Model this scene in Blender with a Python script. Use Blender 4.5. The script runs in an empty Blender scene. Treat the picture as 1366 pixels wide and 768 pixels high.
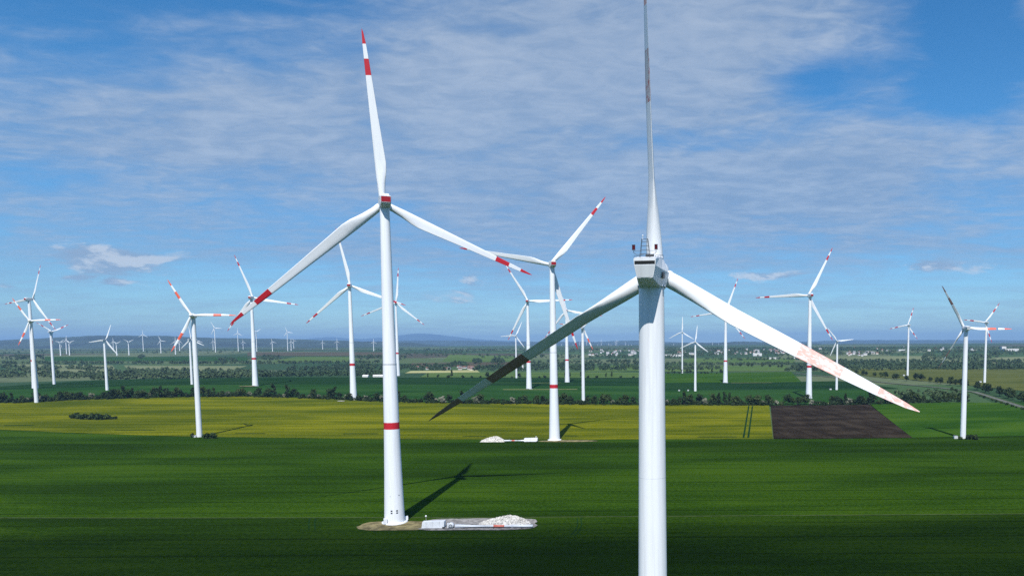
import bpy, math, random
import numpy as np
from mathutils import Matrix, Vector
random.seed(7); rng = np.random.default_rng(11)
R_ = math.radians
scene = bpy.context.scene
COL = scene.collection

# ------------------------------------------------------------------ camera
F, PPX, PPY, CAM_H = 1000.0, 857.0, 539.0, 78.0          # focal length and optical centre on the 1366 x 768 frame
PITCH, ROLL = math.atan(.0806), R_(.30)
fw = np.array([0, math.cos(PITCH), -math.sin(PITCH)]); r0 = np.array([1., 0, 0]); u0 = np.cross(r0, fw)
rt = r0*math.cos(ROLL) - u0*math.sin(ROLL); up = u0*math.cos(ROLL) + r0*math.sin(ROLL)
CAMP = np.array([0, 0, CAM_H])
cd = bpy.data.cameras.new('camera'); cam = bpy.data.objects.new('camera', cd); COL.objects.link(cam)
cd.sensor_fit = 'HORIZONTAL'; cd.sensor_width = 36; cd.lens = 36*F/1366
cd.shift_x = (683-PPX)/1366; cd.shift_y = (PPY-384)/1366
cd.clip_start = 1; cd.clip_end = 200000
m = Matrix(((rt[0], up[0], -fw[0], 0), (rt[1], up[1], -fw[1], 0), (rt[2], up[2], -fw[2], CAM_H), (0, 0, 0, 1)))
cam.matrix_world = m
scene.camera = cam

# ------------------------------------------------------------------ render settings, sun, sky
SUN_EL, SUN_AZ = R_(51.5), R_(181.0)        # the sun stands behind the camera
scene.view_settings.view_transform = 'Standard'; scene.view_settings.look = 'None'
scene.view_settings.exposure = 0.15; scene.view_settings.gamma = 1.0
scene.view_settings.use_curve_mapping = False
scene.render.engine = 'CYCLES'
cy = scene.cycles
cy.use_denoising = False
cy.max_bounces = 5; cy.diffuse_bounces = 2; cy.glossy_bounces = 2; cy.transmission_bounces = 2
cy.volume_bounces = 0; cy.transparent_max_bounces = 8
cy.caustics_reflective = False; cy.caustics_refractive = False
sd = bpy.data.lights.new('sun', 'SUN'); sun = bpy.data.objects.new('sun', sd); COL.objects.link(sun)
sd.energy = 5.0; sd.angle = R_(.53); sd.color = (1, .965, .91)
sdir = Vector((math.sin(SUN_AZ)*math.cos(SUN_EL), math.cos(SUN_AZ)*math.cos(SUN_EL), math.sin(SUN_EL)))
sun.rotation_euler = sdir.to_track_quat('Z', 'Y').to_euler(); sun.location = (0, -200, 600)

world = bpy.data.worlds.new('World'); scene.world = world; world.use_nodes = True
WT = world.node_tree; WT.nodes.clear()

class NT:
    """small helper for building node graphs"""
    def __init__(s, t): s.t = t
    def n(s, ty, **kw):
        nd = s.t.nodes.new(ty)
        for k, v in kw.items():
            if k.startswith('i_'):
                key = k[2:]
                key = int(key) if key.isdigit() else key.replace('_', ' ')
                s.put(nd.inputs[key], v)
            else: setattr(nd, k, v)
        return nd
    def put(s, sock, v):
        if isinstance(v, bpy.types.NodeSocket): s.t.links.new(v, sock)
        elif isinstance(v, bpy.types.Node): s.t.links.new(v.outputs[0], sock)
        else: sock.default_value = v
    def m(s, op, a, b=None, c=None, clamp=False):
        nd = s.t.nodes.new('ShaderNodeMath'); nd.operation = op; nd.use_clamp = clamp
        for i, v in enumerate((a, b, c)):
            if v is not None: s.put(nd.inputs[i], v)
        return nd.outputs[0]
    def ramp(s, x, stops, interp='LINEAR'):
        nd = s.t.nodes.new('ShaderNodeValToRGB'); s.put(nd.inputs[0], x)
        cr = nd.color_ramp; cr.interpolation = interp
        while len(cr.elements) > 1: cr.elements.remove(cr.elements[-1])
        for i, (p, c) in enumerate(stops):
            e = cr.elements[0] if i == 0 else cr.elements.new(p)
            e.position = p; e.color = (*c, 1) if len(c) == 3 else c
        return nd.outputs[0]
    def sstep(s, x, a, b, o0=0., o1=1.):
        nd = s.t.nodes.new('ShaderNodeMapRange'); nd.interpolation_type = 'SMOOTHSTEP'
        s.put(nd.inputs[0], x)
        for i, v in enumerate((a, b, o0, o1)): nd.inputs[i+1].default_value = v
        return nd.outputs[0]
    def mix(s, f, a, b, blend='MIX'):
        nd = s.t.nodes.new('ShaderNodeMix'); nd.data_type = 'RGBA'; nd.blend_type = blend
        s.put(nd.inputs[0], f); s.put(nd.inputs[6], a if not isinstance(a, tuple) else (*a, 1)); s.put(nd.inputs[7], b if not isinstance(b, tuple) else (*b, 1))
        return nd.outputs[2]
    def noise(s, v, scale, detail=4, rough=.55, dist=0., dim='3D'):
        nd = s.t.nodes.new('ShaderNodeTexNoise'); nd.noise_dimensions = dim
        if v is not None: s.put(nd.inputs['Vector'], v)
        nd.inputs['Scale'].default_value = scale; nd.inputs['Detail'].default_value = detail
        nd.inputs['Roughness'].default_value = rough; nd.inputs['Distortion'].default_value = dist
        return nd.outputs[0]
    def mapv(s, v, scale=(1, 1, 1), loc=(0, 0, 0), rot=(0, 0, 0)):
        nd = s.t.nodes.new('ShaderNodeMapping'); s.put(nd.inputs[0], v)
        nd.inputs['Scale'].default_value = scale; nd.inputs['Location'].default_value = loc; nd.inputs['Rotation'].default_value = rot
        return nd.outputs[0]
    def comb(s, x, y, z=0.):
        nd = s.t.nodes.new('ShaderNodeCombineXYZ')
        for i, v in enumerate((x, y, z)): s.put(nd.inputs[i], v)
        return nd.outputs[0]

def build_world():
    w = NT(WT)
    sky = w.n('ShaderNodeTexSky', sky_type='NISHITA', sun_disc=False, sun_elevation=SUN_EL, sun_rotation=SUN_AZ,
              altitude=100.0, air_density=1.0, dust_density=.1, ozone_density=4.0)
    tint = w.mix(1.0, sky.outputs[0], (.86, 1.02, 1.10), 'MULTIPLY')
    hsv = w.n('ShaderNodeHueSaturation', i_Saturation=1.20, i_Value=.105, i_Color=tint)
    tc = w.n('ShaderNodeTexCoord'); sep = w.n('ShaderNodeSeparateXYZ', i_0=tc.outputs['Generated'])
    x, y, z = sep.outputs[0], sep.outputs[1], sep.outputs[2]
    zc = w.m('MAXIMUM', z, 0.0)
    # a thin broken cloud sheet at height: project the direction on a high plane
    den = w.m('ADD', zc, .10)
    pu, pv = w.m('DIVIDE', x, den), w.m('DIVIDE', y, den)
    P = w.comb(pu, pv)
    az = w.m('ARCTAN2', x, y); el = w.m('ARCSINE', z)          # radians
    def lobe(a0, e0, sa, se, amp):
        da = w.m('DIVIDE', w.m('SUBTRACT', az, R_(a0)), R_(sa)); de = w.m('DIVIDE', w.m('SUBTRACT', el, R_(e0)), R_(se))
        q = w.m('ADD', w.m('MULTIPLY', da, da), w.m('MULTIPLY', de, de))
        return w.m('MULTIPLY', w.m('EXPONENT', w.m('MULTIPLY', q, -.5)), amp)
    big = w.noise(w.mapv(P, (.55, .9, 1), (3.1, 1.7, 0)), 1.0, 3, .5, .4)
    mid = w.noise(w.mapv(P, (1.2, 1.9, 1), (8.3, 2.2, 0), (0, 0, R_(14))), 1.7, 7, .58, .6)
    fine = w.noise(w.mapv(P, (2.6, 3.8, 1), (1.2, 5.2, 0), (0, 0, R_(-9))), 3.2, 8, .62, .5)
    d = w.m('ADD', w.m('MULTIPLY', big, .55), w.m('ADD', w.m('MULTIPLY', mid, .65), w.m('MULTIPLY', fine, .28)))
    bias = None
    for L in SKY_LOBES:
        v = lobe(*L); bias = v if bias is None else w.m('ADD', bias, v)
    d = w.m('ADD', d, bias)
    dens = w.sstep(d, .58, 1.06)
    up_fade = w.sstep(z, .03, .14, .65, 1.)
    dens = w.m('MULTIPLY', w.m('MULTIPLY', dens, up_fade), .80)
    shade = w.sstep(w.m('ADD', w.m('MULTIPLY', fine, .6), w.m('MULTIPLY', mid, .6)), .42, .85)
    ccol = w.mix(shade, (.25, .35, .51), (.42, .50, .62))
    hz_ = w.mix(w.sstep(z, -.02, .30), (.66, .77, .90), (1., 1., 1.))
    c1 = w.mix(1.0, w.mix(dens, hsv.outputs[0], ccol), hz_, 'MULTIPLY')
    # small cumulus low over the horizon
    Q = w.comb(w.m('MULTIPLY', az, 9.0), w.m('MULTIPLY', el, 26.0))
    puff = w.noise(w.mapv(Q, (1, 1, 1), (4.4, 0, 0)), 1.5, 7, .62, .3)
    band = w.m('MULTIPLY', w.sstep(el, R_(2.2), R_(4.0)), w.sstep(el, R_(5.5), R_(8.5), 1., 0.))
    pb = None
    for L in PUFF_LOBES:
        v = lobe(*L); pb = v if pb is None else w.m('ADD', pb, v)
    pd = w.sstep(w.m('ADD', w.m('ADD', w.m('MULTIPLY', puff, 1.), w.m('MULTIPLY', band, .07)), pb), .70, .86)
    top = w.noise(w.mapv(Q, (1, 1, 1), (4.4, .30, 0)), 1.5, 7, .62, .3)
    lit = w.sstep(w.m('SUBTRACT', puff, top), -.02, .11)
    pc = w.mix(lit, (.27, .37, .53), (.58, .63, .71))
    c2 = w.mix(w.m('MULTIPLY', pd, .72), c1, pc)
    bg = w.n('ShaderNodeBackground', i_Color=c2, i_Strength=1.0)
    out = w.n('ShaderNodeOutputWorld', i_Surface=bg.outputs[0])
# (azimuth, elevation, width, height, amount): where the cloud sheet is thicker or torn open
SKY_LOBES = [(-46, 27, 12, 7, -.62), (-30, 26, 9, 3.2, -.40), (-18, 25.5, 4, 1.6, -.10), (-27, 18, 17, 4, .22), (-8, 20, 12, 7, .26), (9, 20, 8, 6, .20),
             (23.5, 20.5, 3.2, 6.5, -.46), (13.5, 18.3, 2.6, 1.5, -.42), (29, 23, 3, 2.6, .50), (23, 13.5, 9, 2.4, .24), (-35, 13, 9, 2.6, .20), (17, 15.6, 5, 1.0, -.16),
             (5, 14.3, 8, 1.0, -.16), (-10, 12, 40, 4, .08), (-24, 9.5, 12, 1.3, -.16), (10, 9.8, 18, 1.6, .14), (-12, 9, 12, 1.5, .06), (-5, 6.5, 40, 1.6, .10)]
PUFF_LOBES = [(-34.9, 5.4, 2.4, .72, .40), (-36.7, 4.05, .9, .22, .27), (-34.7, 3.95, .5, .18, .25), (-12.6, 4.1, 1.9, 1.0, .18),
              (9.9, 5.0, 2.2, .22, .27), (20.9, 5.4, 1.4, .35, .22), (25.5, 5.2, 2.5, .6, .16), (-40, 3.5, .8, .2, .2), (-15, 3.2, 1.4, .35, .10)]
build_world()

# ------------------------------------------------------------------ terrain function and placing helpers
def sst(a, b, t):
    t = np.clip((t-a)/(b-a), 0, 1); return t*t*(3-2*t)
def gh(x, y, cx, cy_, sx, sy, a): return a*np.exp(-((x-cx)/sx)**2/2 - ((y-cy_)/sy)**2/2)
def terr(x, y):
    x = np.asarray(x, float); y = np.asarray(y, float); r = np.hypot(x, y)
    z = 38*sst(1500, 5200, r) + 20*sst(4500, 10000, r)
    return z + gh(x, y, -600, 1330, 430, 330, 15) + gh(x, y, 620, 1480, 330, 330, 7) + gh(x, y, -900, 1250, 300, 260, 3)
def ray(px, py):
    d = fw + rt*(px-PPX)/F + up*(PPY-py)/F
    return d/d[1]
def ground(px, py, far=30000):
    """the point of the terrain seen along one line of sight"""
    d = ray(px, py); t = 50.; prev = t
    while t < far:
        p = CAMP + d*t
        if p[2] < terr(p[0], p[1]):
            a, b = prev, t
            for _ in range(30):
                mm = (a+b)/2; q = CAMP + d*mm
                if q[2] < terr(q[0], q[1]): b = mm
                else: a = mm
            q = CAMP + d*b; return float(q[0]), float(q[1])
        prev = t; t *= 1.012
    q = CAMP + d*far; return float(q[0]), float(q[1])
def at_depth(px, Y): return float(ray(px, 460)[0]*Y), float(Y)
def zt(x, y): return float(terr(x, y))

# ------------------------------------------------------------------ object helpers
def mesh_obj(name, verts, faces, mat, parent=None, smooth=False, mats=None, midx=None):
    me = bpy.data.meshes.new(name)
    me.from_pydata([tuple(v) for v in verts], [], [tuple(f) for f in faces])
    if mats:
        for q in mats: me.materials.append(q)
        me.polygons.foreach_set('material_index', midx)
    elif mat: me.materials.append(mat)
    if smooth: me.polygons.foreach_set('use_smooth', [True]*len(me.polygons))
    me.update()
    return link(name, me, parent)
def link(name, me, parent=None):
    o = bpy.data.objects.new(name, me); COL.objects.link(o)
    if parent is not None: o.parent = parent
    return o
def empty(name, loc, rz=0.):
    o = bpy.data.objects.new(name, None); COL.objects.link(o); o.location = loc; o.rotation_euler = (0, 0, rz); o.empty_display_size = 1
    return o
def tag(o, label, cat, group=None):
    o['label'] = label; o['category'] = cat
    if group: o['group'] = group
    return o
def structure(o, label=None):
    o['kind'] = 'structure'
    if label: o['label'] = label
    return o
def np_mesh(name, V, Q, mat, smooth=False):
    """fast quad mesh from numpy arrays"""
    me = bpy.data.meshes.new(name)
    V = np.asarray(V, np.float32); Q = np.asarray(Q, np.int32)
    me.vertices.add(len(V)); me.vertices.foreach_set('co', V.ravel())
    me.loops.add(Q.size); me.loops.foreach_set('vertex_index', Q.ravel())
    me.polygons.add(len(Q)); me.polygons.foreach_set('loop_start', np.arange(0, Q.size, 4, dtype=np.int32))
    if smooth: me.polygons.foreach_set('use_smooth', np.ones(len(Q), bool))
    me.materials.append(mat); me.update(calc_edges=True); me.validate()
    return me
class MB:
    """collects simple shapes into one mesh"""
    def __init__(s): s.v = []; s.f = []
    def add(s, v, f):
        k = len(s.v); s.v += [tuple(q) for q in v]; s.f += [tuple(i+k for i in q) for q in f]; return s
    def box(s, c, d, taper=1.0):
        x, y, z = c; a, b, h = d[0]/2, d[1]/2, d[2]/2; t = taper
        return s.add([(x-a, y-b, z-h), (x+a, y-b, z-h), (x+a, y+b, z-h), (x-a, y+b, z-h),
                      (x-a*t, y-b*t, z+h), (x+a*t, y-b*t, z+h), (x+a*t, y+b*t, z+h), (x-a*t, y+b*t, z+h)],
                     [(0, 3, 2, 1), (4, 5, 6, 7), (0, 1, 5, 4), (1, 2, 6, 5), (2, 3, 7, 6), (3, 0, 4, 7)])
    def tube(s, p, q, r1, r2=None, n=8):
        r2 = r1 if r2 is None else r2
        p, q = Vector(p), Vector(q); d = (q-p).normalized()
        a = d.cross(Vector((0, 0, 1)) if abs(d.z) < .9 else Vector((1, 0, 0))).normalized(); b = d.cross(a)
        v = []
        for c, r in ((p, r1), (q, r2)):
            for i in range(n):
                t = 2*math.pi*i/n; v.append(c + a*math.cos(t)*r + b*math.sin(t)*r)
        f = [(i, (i+1) % n, n+(i+1) % n, n+i) for i in range(n)] + [tuple(range(n-1, -1, -1)), tuple(range(n, 2*n))]
        return s.add(v, f)
    def rings(s, secs, n, cap=True):
        """secs: list of point lists, n points each, joined in order"""
        v = [p for sec in secs for p in sec]; f = []
        for k in range(len(secs)-1):
            for i in range(n): f.append((k*n+i, k*n+(i+1) % n, (k+1)*n+(i+1) % n, (k+1)*n+i))
        if cap: f += [tuple(range(n-1, -1, -1)), tuple(range((len(secs)-1)*n, len(secs)*n))]
        return s.add(v, f)
    def build(s, name, mat, parent=None, smooth=False): return mesh_obj(name, s.v, s.f, mat, parent, smooth)
    def data(s, name, mat, smooth=False):
        me = bpy.data.meshes.new(name); me.from_pydata(s.v, [], s.f); me.materials.append(mat)
        if smooth: me.polygons.foreach_set('use_smooth', [True]*len(me.polygons))
        me.update(); return me

# ------------------------------------------------------------------ materials
def new_mat(name):
    mt = bpy.data.materials.new(name); mt.use_nodes = True; mt.node_tree.nodes.clear()
    w = NT(mt.node_tree); b = w.n('ShaderNodeBsdfPrincipled'); o = w.n('ShaderNodeOutputMaterial', i_0=b.outputs[0])
    return mt, w, b
def simple(name, col, rough=.6, var=.06, scale=1.5, spec=.3):
    mt, w, b = new_mat(name)
    tc = w.n('ShaderNodeTexCoord')
    nz = w.noise(tc.outputs['Object'], scale, 5, .6)
    lo = tuple(c*(1-var*2) for c in col); hi = tuple(min(1, c*(1+var*2)) for c in col)
    w.put(b.inputs['Base Color'], w.mix(w.sstep(nz, .3, .7), lo, hi))
    b.inputs['Roughness'].default_value = rough; b.inputs['Specular IOR Level'].default_value = spec
    return mt
def paint(name, col, rough=.42, streak=.10, faded=None):
    """gel coat or tower paint: faint vertical run marks, optional worn patches showing the white below"""
    mt, w, b = new_mat(name)
    tc = w.n('ShaderNodeTexCoord'); ob = tc.outputs['Object']
    st = w.noise(w.mapv(ob, (1.6, 1.6, .05)), 1.0, 5, .6)
    bl = w.noise(ob, .35, 5, .6)
    dk = tuple(c*(1-streak*1.8) for c in col)
    c = w.mix(w.sstep(st, .42, .75), col, dk)
    c = w.mix(w.m('MULTIPLY', w.sstep(bl, .5, .75), .5), c, tuple(q*(1-streak) for q in col))
    if faded:
        wn = w.noise(w.mapv(ob, (2.2, 2.2, .8)), 1.0, 8, .75)
        c = w.mix(w.sstep(wn, faded[1], faded[1]+.1), c, faded[0])
    w.put(b.inputs['Base Color'], c); b.inputs['Roughness'].default_value = rough; b.inputs['Specular IOR Level'].default_value = .35
    return mt
M = {}
M['white'] = paint('white_paint', (.79, .81, .84))
M['blade'] = paint('blade_gelcoat', (.80, .82, .85), .35, .05)
M['concrete'] = paint('tower_concrete_paint', (.78, .805, .84), .6, .06)
M['grey'] = paint('nacelle_grey', (.52, .55, .57), .45, .08)
M['red'] = paint('signal_red', (.50, .018, .030), .45, .05)
M['darkred'] = paint('panel_red', (.34, .012, .022), .45, .05)
M['orange'] = paint('orange_red', (.74, .13, .075), .45, .05)
M['wornred'] = paint('worn_red', (.75, .42, .36), .5, .04, ((.79, .66, .63), .46))
M['trace'] = paint('red_traces', (.55, .14, .11), .5, .04, ((.60, .58, .58), .40))
M['fadered'] = paint('faded_red', (.76, .22, .16), .5, .05)
M['dullred'] = paint('dull_dark_red', (.34, .20, .185), .5, .06, ((.40, .27, .25), .50))
M['black'] = simple('black_opening', (.012, .014, .016), .7)
M['dark'] = simple('dark_steel', (.06, .065, .07), .5)
M['lamp'] = simple('red_lamp_glass', (.085, .006, .009), .25, spec=.5)
M['steel'] = simple('galvanised_steel', (.36, .38, .40), .4)
M['rubble'] = simple('white_rubble', (.56, .54, .50), .9, .18, .8)
M['gravel'] = simple('grey_gravel', (.25, .235, .22), .95, .22, .6)
M['dirt'] = simple('dry_soil', (.20, .165, .075), .95, .28, .22)
M['wrap'] = simple('white_sheeting', (.80, .81, .82), .55, .05, .5)
M['wall'] = simple('render_wall', (.62, .58, .52), .9, .1, .3)
M['wall2'] = simple('white_wall', (.66, .65, .63), .9, .05, .3)
M['roof'] = simple('tile_roof', (.17, .09, .065), .9, .2, .6)
M['roof2'] = simple('grey_roof', (.24, .24, .26), .9, .15, .6)
M['glass'] = simple('window_glass', (.03, .035, .045), .15, spec=.6)
M['road'] = simple('asphalt', (.13, .13, .125), .9, .15, .3)
M['verge'] = simple('track_grass', (.060, .080, .024), .95, .2, .3)
M['bark'] = simple('bark', (.07, .055, .04), .95, .2, 2)

def crop(name, a, b_, c_=None, rows=(.05, 1.1), rot=0., speck=.8, tram=None, patch=.004, rowamt=.35, big=.0015, sheen=None):
    """a crop seen from the air: drill rows, tramlines, patchy vigour and leaf-scale mottling"""
    mt, w, bs = new_mat(name)
    g = w.n('ShaderNodeNewGeometry'); P = g.outputs['Position']
    P = w.mapv(P, (1, 1, 0), (0, 0, 0), (0, 0, rot))
    n1 = w.noise(w.mapv(P, (patch, patch*3.5, 1)), 1.0, 6, .6, .4)
    n2 = w.noise(w.mapv(P, (rows[0]*.16, rows[1]*.30, 1)), 1.0, 4, .65)
    n3 = w.noise(w.mapv(P, (speck*.75, speck*.55, 1)), 1.0, 3, .8)
    t = w.m('ADD', w.m('MULTIPLY', w.m('ADD', w.m('MULTIPLY', w.m('SUBTRACT', n1, .5), 1.5), .5), .55), w.m('ADD', w.m('MULTIPLY', n2, rowamt), w.m('MULTIPLY', n3, .62)))
    mid = .275 + rowamt*.5 + .31
    f = w.sstep(t, mid-.17, mid+.17)
    col = w.ramp(f, [(0, a), (.55, b_), (1, c_ or b_)])
    if tram:
        sp, wd, amt = tram
        sx = w.n('ShaderNodeSeparateXYZ', i_0=P)
        yy = w.m('ADD', sx.outputs[1], w.m('MULTIPLY', n1, 5.0))
        fr = w.m('FRACT', w.m('DIVIDE', yy, sp))
        ln = w.sstep(w.m('ABSOLUTE', w.m('SUBTRACT', fr, .5)), wd/sp, wd/sp*2.2, 1., 0.)
        col = w.mix(w.m('MULTIPLY', ln, amt), col, tuple(q*.35 for q in a))
    w.put(bs.inputs['Base Color'], col)
    bs.inputs['Roughness'].default_value = 1.; bs.inputs['Specular IOR Level'].default_value = 0.
    bp = w.n('ShaderNodeBump', i_Strength=.8, i_Distance=.6, i_Height=w.noise(w.mapv(P, (.9, 1.8, 1)), 1.0, 5, .7))
    w.put(bs.inputs['Normal'], bp.outputs[0])
    return mt
M['wheat'] = crop('winter_wheat', (.0140, .036, .0028), (.0245, .061, .0040), (.042, .087, .0055), tram=(24, .45, .5), patch=.005)
M['wheat_shade'] = crop('winter_wheat_shaded', (.0110, .028, .0025), (.0195, .048, .0036), (.034, .069, .0050), tram=(24, .45, .45), patch=.006)  # darker copy of the wheat green, shade put into the colour
M['rape'] = crop('fading_rape', (.050, .074, .0050), (.110, .128, .0066), (.190, .190, .0085), rows=(.04, .9), tram=(21, .7, .55), patch=.005, rowamt=.6)
M['plough'] = crop('ploughed_soil', (.018, .0135, .0095), (.030, .0225, .0155), (.048, .037, .026), rows=(.5, .05), rot=R_(-8), rowamt=.8, patch=.008)
M['green_bright'] = crop('bright_young_crop', (.018, .058, .005), (.032, .084, .007), (.054, .110, .010), rot=R_(-12), patch=.006)
M['green_mid'] = crop('green_field', (.014, .050, .012), (.022, .068, .015), (.034, .085, .018), patch=.004)
M['green_dark'] = crop('dark_green_field', (.008, .030, .010), (.013, .042, .012), (.020, .054, .014), patch=.004)
M['green_light'] = crop('light_green_field', (.055, .105, .028), (.080, .135, .036), (.105, .155, .048), patch=.003)
M['olive'] = crop('olive_field', (.060, .078, .020), (.085, .100, .026), (.110, .122, .034), patch=.004)
M['pale'] = crop('pale_field', (.12, .15, .075), (.16, .185, .095), (.19, .21, .12), patch=.002)
M['straw'] = crop('straw_field', (.30, .30, .13), (.36, .35, .16), (.42, .40, .20), patch=.003)
M['brown'] = crop('brown_field', (.060, .055, .036), (.085, .075, .048), (.10, .09, .06), patch=.003)

def terrain_mat():
    mt, w, b = new_mat('far_farmland')
    g = w.n('ShaderNodeNewGeometry'); P = w.mapv(g.outputs['Position'], (.00085, .0011, 0), (.3, .2, 0), (0, 0, R_(12)))
    wob = w.noise(P, 3.0, 3, .5)
    vor = w.n('ShaderNodeTexVoronoi', feature='F1', distance='CHEBYCHEV'); w.put(vor.inputs['Vector'], P); vor.inputs['Scale'].default_value = 1.6
    vor.inputs['Randomness'].default_value = .85
    sp = w.n('ShaderNodeSeparateColor', i_0=vor.outputs['Color'])
    base = w.ramp(sp.outputs[0], [(0, (.030, .070, .022)), (.22, (.055, .105, .034)), (.38, (.085, .125, .045)), (.52, (.036, .078, .027)), (.66, (.12, .15, .070)),
                                  (.8, (.075, .068, .042)), (.92, (.034, .070, .022))], 'CONSTANT')
    mot = w.noise(w.mapv(g.outputs['Position'], (.004, .008, 0)), 1.0, 7, .68)
    col = w.mix(w.sstep(mot, .57, .68), base, (.016, .030, .014))
    fn = w.noise(w.mapv(g.outputs['Position'], (.05, .12, 0)), 1.0, 4, .7)
    col = w.mix(w.sstep(fn, .35, .7, 0., .35), col, (.012, .026, .012))
    w.put(b.inputs['Base Color'], col); b.inputs['Roughness'].default_value = .95; b.inputs['Specular IOR Level'].default_value = .1
    return mt
M['terrain'] = terrain_mat()
def leaf_mat(name, a, b_, c_):
    mt, w, b = new_mat(name)
    oi = w.n('ShaderNodeObjectInfo'); g = w.n('ShaderNodeNewGeometry')
    nz = w.noise(w.mapv(g.outputs['Position'], (.5, .5, .5)), 1.0, 4, .7)
    f = w.m('ADD', w.m('MULTIPLY', oi.outputs['Random'], .55), w.m('MULTIPLY', nz, .6))
    w.put(b.inputs['Base Color'], w.ramp(f, [(.15, a), (.5, b_), (.9, c_)]))
    b.inputs['Roughness'].default_value = .75; b.inputs['Specular IOR Level'].default_value = .2
    return mt
M['leaf'] = leaf_mat('leaves_dark', (.010, .022, .007), (.022, .042, .011), (.048, .074, .018))
M['leaf_pale'] = leaf_mat('leaves_blossom', (.10, .115, .065), (.17, .18, .12), (.25, .25, .19))
M['leaf_far'] = leaf_mat('leaves_woodland', (.020, .042, .018), (.037, .068, .027), (.064, .098, .038))
M['hill'] = simple('wooded_hill', (.030, .048, .028), .95, .25, .0012)

# ------------------------------------------------------------------ terrain
def build_ground():
    rs = np.concatenate([[0.], np.geomspace(20, 46000, 250)])
    az = np.concatenate([np.radians(np.linspace(-75, 75, 221)), np.radians(np.linspace(75, 285, 61)[1:-1])])
    n = len(az); V = []
    A = np.repeat(az[None, :], len(rs), 0); RR = np.repeat(rs[:, None], n, 1)
    X = RR*np.sin(A); Y = RR*np.cos(A); Z = terr(X, Y) - .5
    V = np.stack([X, Y, Z], -1).reshape(-1, 3)
    i = np.arange(len(rs)-1)[:, None]*n; j = np.arange(n)[None, :]; jn = (j+1) % n
    Q = np.stack([(i+j), (i+n+j), (i+n+jn), (i+jn)], -1).reshape(-1, 4)
    me = np_mesh('ground', V, Q, M['terrain'], True)
    o = link('ground', me); structure(o, 'rolling farmland reaching to the horizon')
build_ground()

def pts_of(poly): return [ground(*p[1:]) if p[0] == 'p' else (p[1], p[2]) for p in poly]
def resample(pts, n):
    P = np.array(pts, float); d = np.concatenate([[0], np.cumsum(np.hypot(*np.diff(P, axis=0).T))])
    t = np.linspace(0, d[-1], n); return np.stack([np.interp(t, d, P[:, 0]), np.interp(t, d, P[:, 1])], -1)
def strip(name, near, far, mat, off, nx=60, ny=24, label=None, wob=0.):
    """a field: the land between its near and far edge, following the terrain"""
    a = resample(near, nx); b = resample(far, nx)
    t = np.linspace(0, 1, ny)[:, None, None]
    G = a[None]*(1-t) + b[None]*t
    if wob:
        s = np.linspace(0, 60, nx)
        G[0, :, 1] += wob*np.sin(s*1.7)*np.cos(s*.61); G[-1, :, 1] += wob*np.sin(s*1.3+1)*np.cos(s*.7)
    Z = terr(G[..., 0], G[..., 1]) + off
    V = np.concatenate([G, Z[..., None]], -1).reshape(-1, 3)
    i = np.arange(ny-1)[:, None]*nx; j = np.arange(nx-1)[None, :]
    Q = np.stack([i+j, i+j+1, i+nx+j+1, i+nx+j], -1).reshape(-1, 4)
    o = link(name, np_mesh(name, V, Q, mat, True)); structure(o, label); return o
def px(*pts): return [ground(*p) for p in pts]
EDGE = px((-260, 562), (-100, 569), (0, 573), (130, 578.5), (265, 582.5), (520, 585.5), (760, 586), (1031, 585.5))
EDGE_R = px((1031, 585.5), (1216, 584), (1366, 582), (1560, 578))
FAR = px((-260, 540), (-60, 538), (30, 537), (120, 532.5), (230, 529.5), (330, 528.5), (420, 531), (500, 535), (600, 537.5), (760, 539), (1026, 540.5))
track = px((-260, 690.5), (200, 691), (683, 690), (1366, 685.5), (1650, 683))
strip('wheat_field', track, EDGE + EDGE_R[1:], M['wheat'], .10, 120, 40, 'green wheat field in front of the rape field')
strip('near_wheat_field', [(-330, -250), (-60, -250), (250, -250), (620, -250)], track, M['wheat_shade'], .12, 60, 40, 'wheat field nearest the camera, its green darkened for shade')
tr2 = [(x, y+.75) for x, y in track]
strip('track', track, tr2, M['verge'], .16, 80, 2, 'thin grassy line between two wheat plots')
strip('rape_field', EDGE, FAR, M['rape'], .22, 140, 60, 'yellowing rape field on a low rise', .8)
strip('ploughed_field', px((1032, 584.5), (1120, 584.5), (1217, 583.5)), px((1028, 540.5), (1090, 540), (1160, 539.5)), M['plough'], .14, 20, 20, 'bare dark ploughed strip')
strip('young_crop_field', px((1217, 583.5), (1366, 581.5), (1560, 577)), px((1161, 539.5), (1260, 536.5), (1330, 537), (1480, 560)), M['green_bright'], .18, 40, 24, 'bright green crop beside the ploughed strip')
for xa, xb in ((990.5, 998), (996.8, 1003)): strip('drill_gap', px((xa, 584), (xa+2.6, 584)), px((xb, 541.5), (xb+1.7, 541.5)), M['green_dark'], .32, 2, 24, 'dark bare track across the rape')
for xa, xb, yy in ((4, 48, 567.6), (152, 208, 573.6), (312, 356, 578.2), (456, 506, 578.6), (616, 652, 582.2), (752, 772, 581.5), (930, 985, 582.8)):
    strip('drill_gap', px((xa, yy+.35), (xb, yy+.35)), px((xa+3, yy-.35), (xb-4, yy-.35)), M['green_dark'], .33, 10, 3, 'bare dark streak in the rape')
for tp in ([(412, 691), (411, 698), (411.5, 706)], [(420, 691), (419, 698), (419.5, 706)], [(769, 691), (770, 700), (766, 708), (760, 714)], [(774, 691), (775, 700), (772, 708), (766, 714)]):
    pp = px(*tp); strip('wheel_track', pp, [(a+.55, b) for a, b in pp], M['green_dark'], .17, 12, 2, 'short dark wheel track in the crop')
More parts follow.
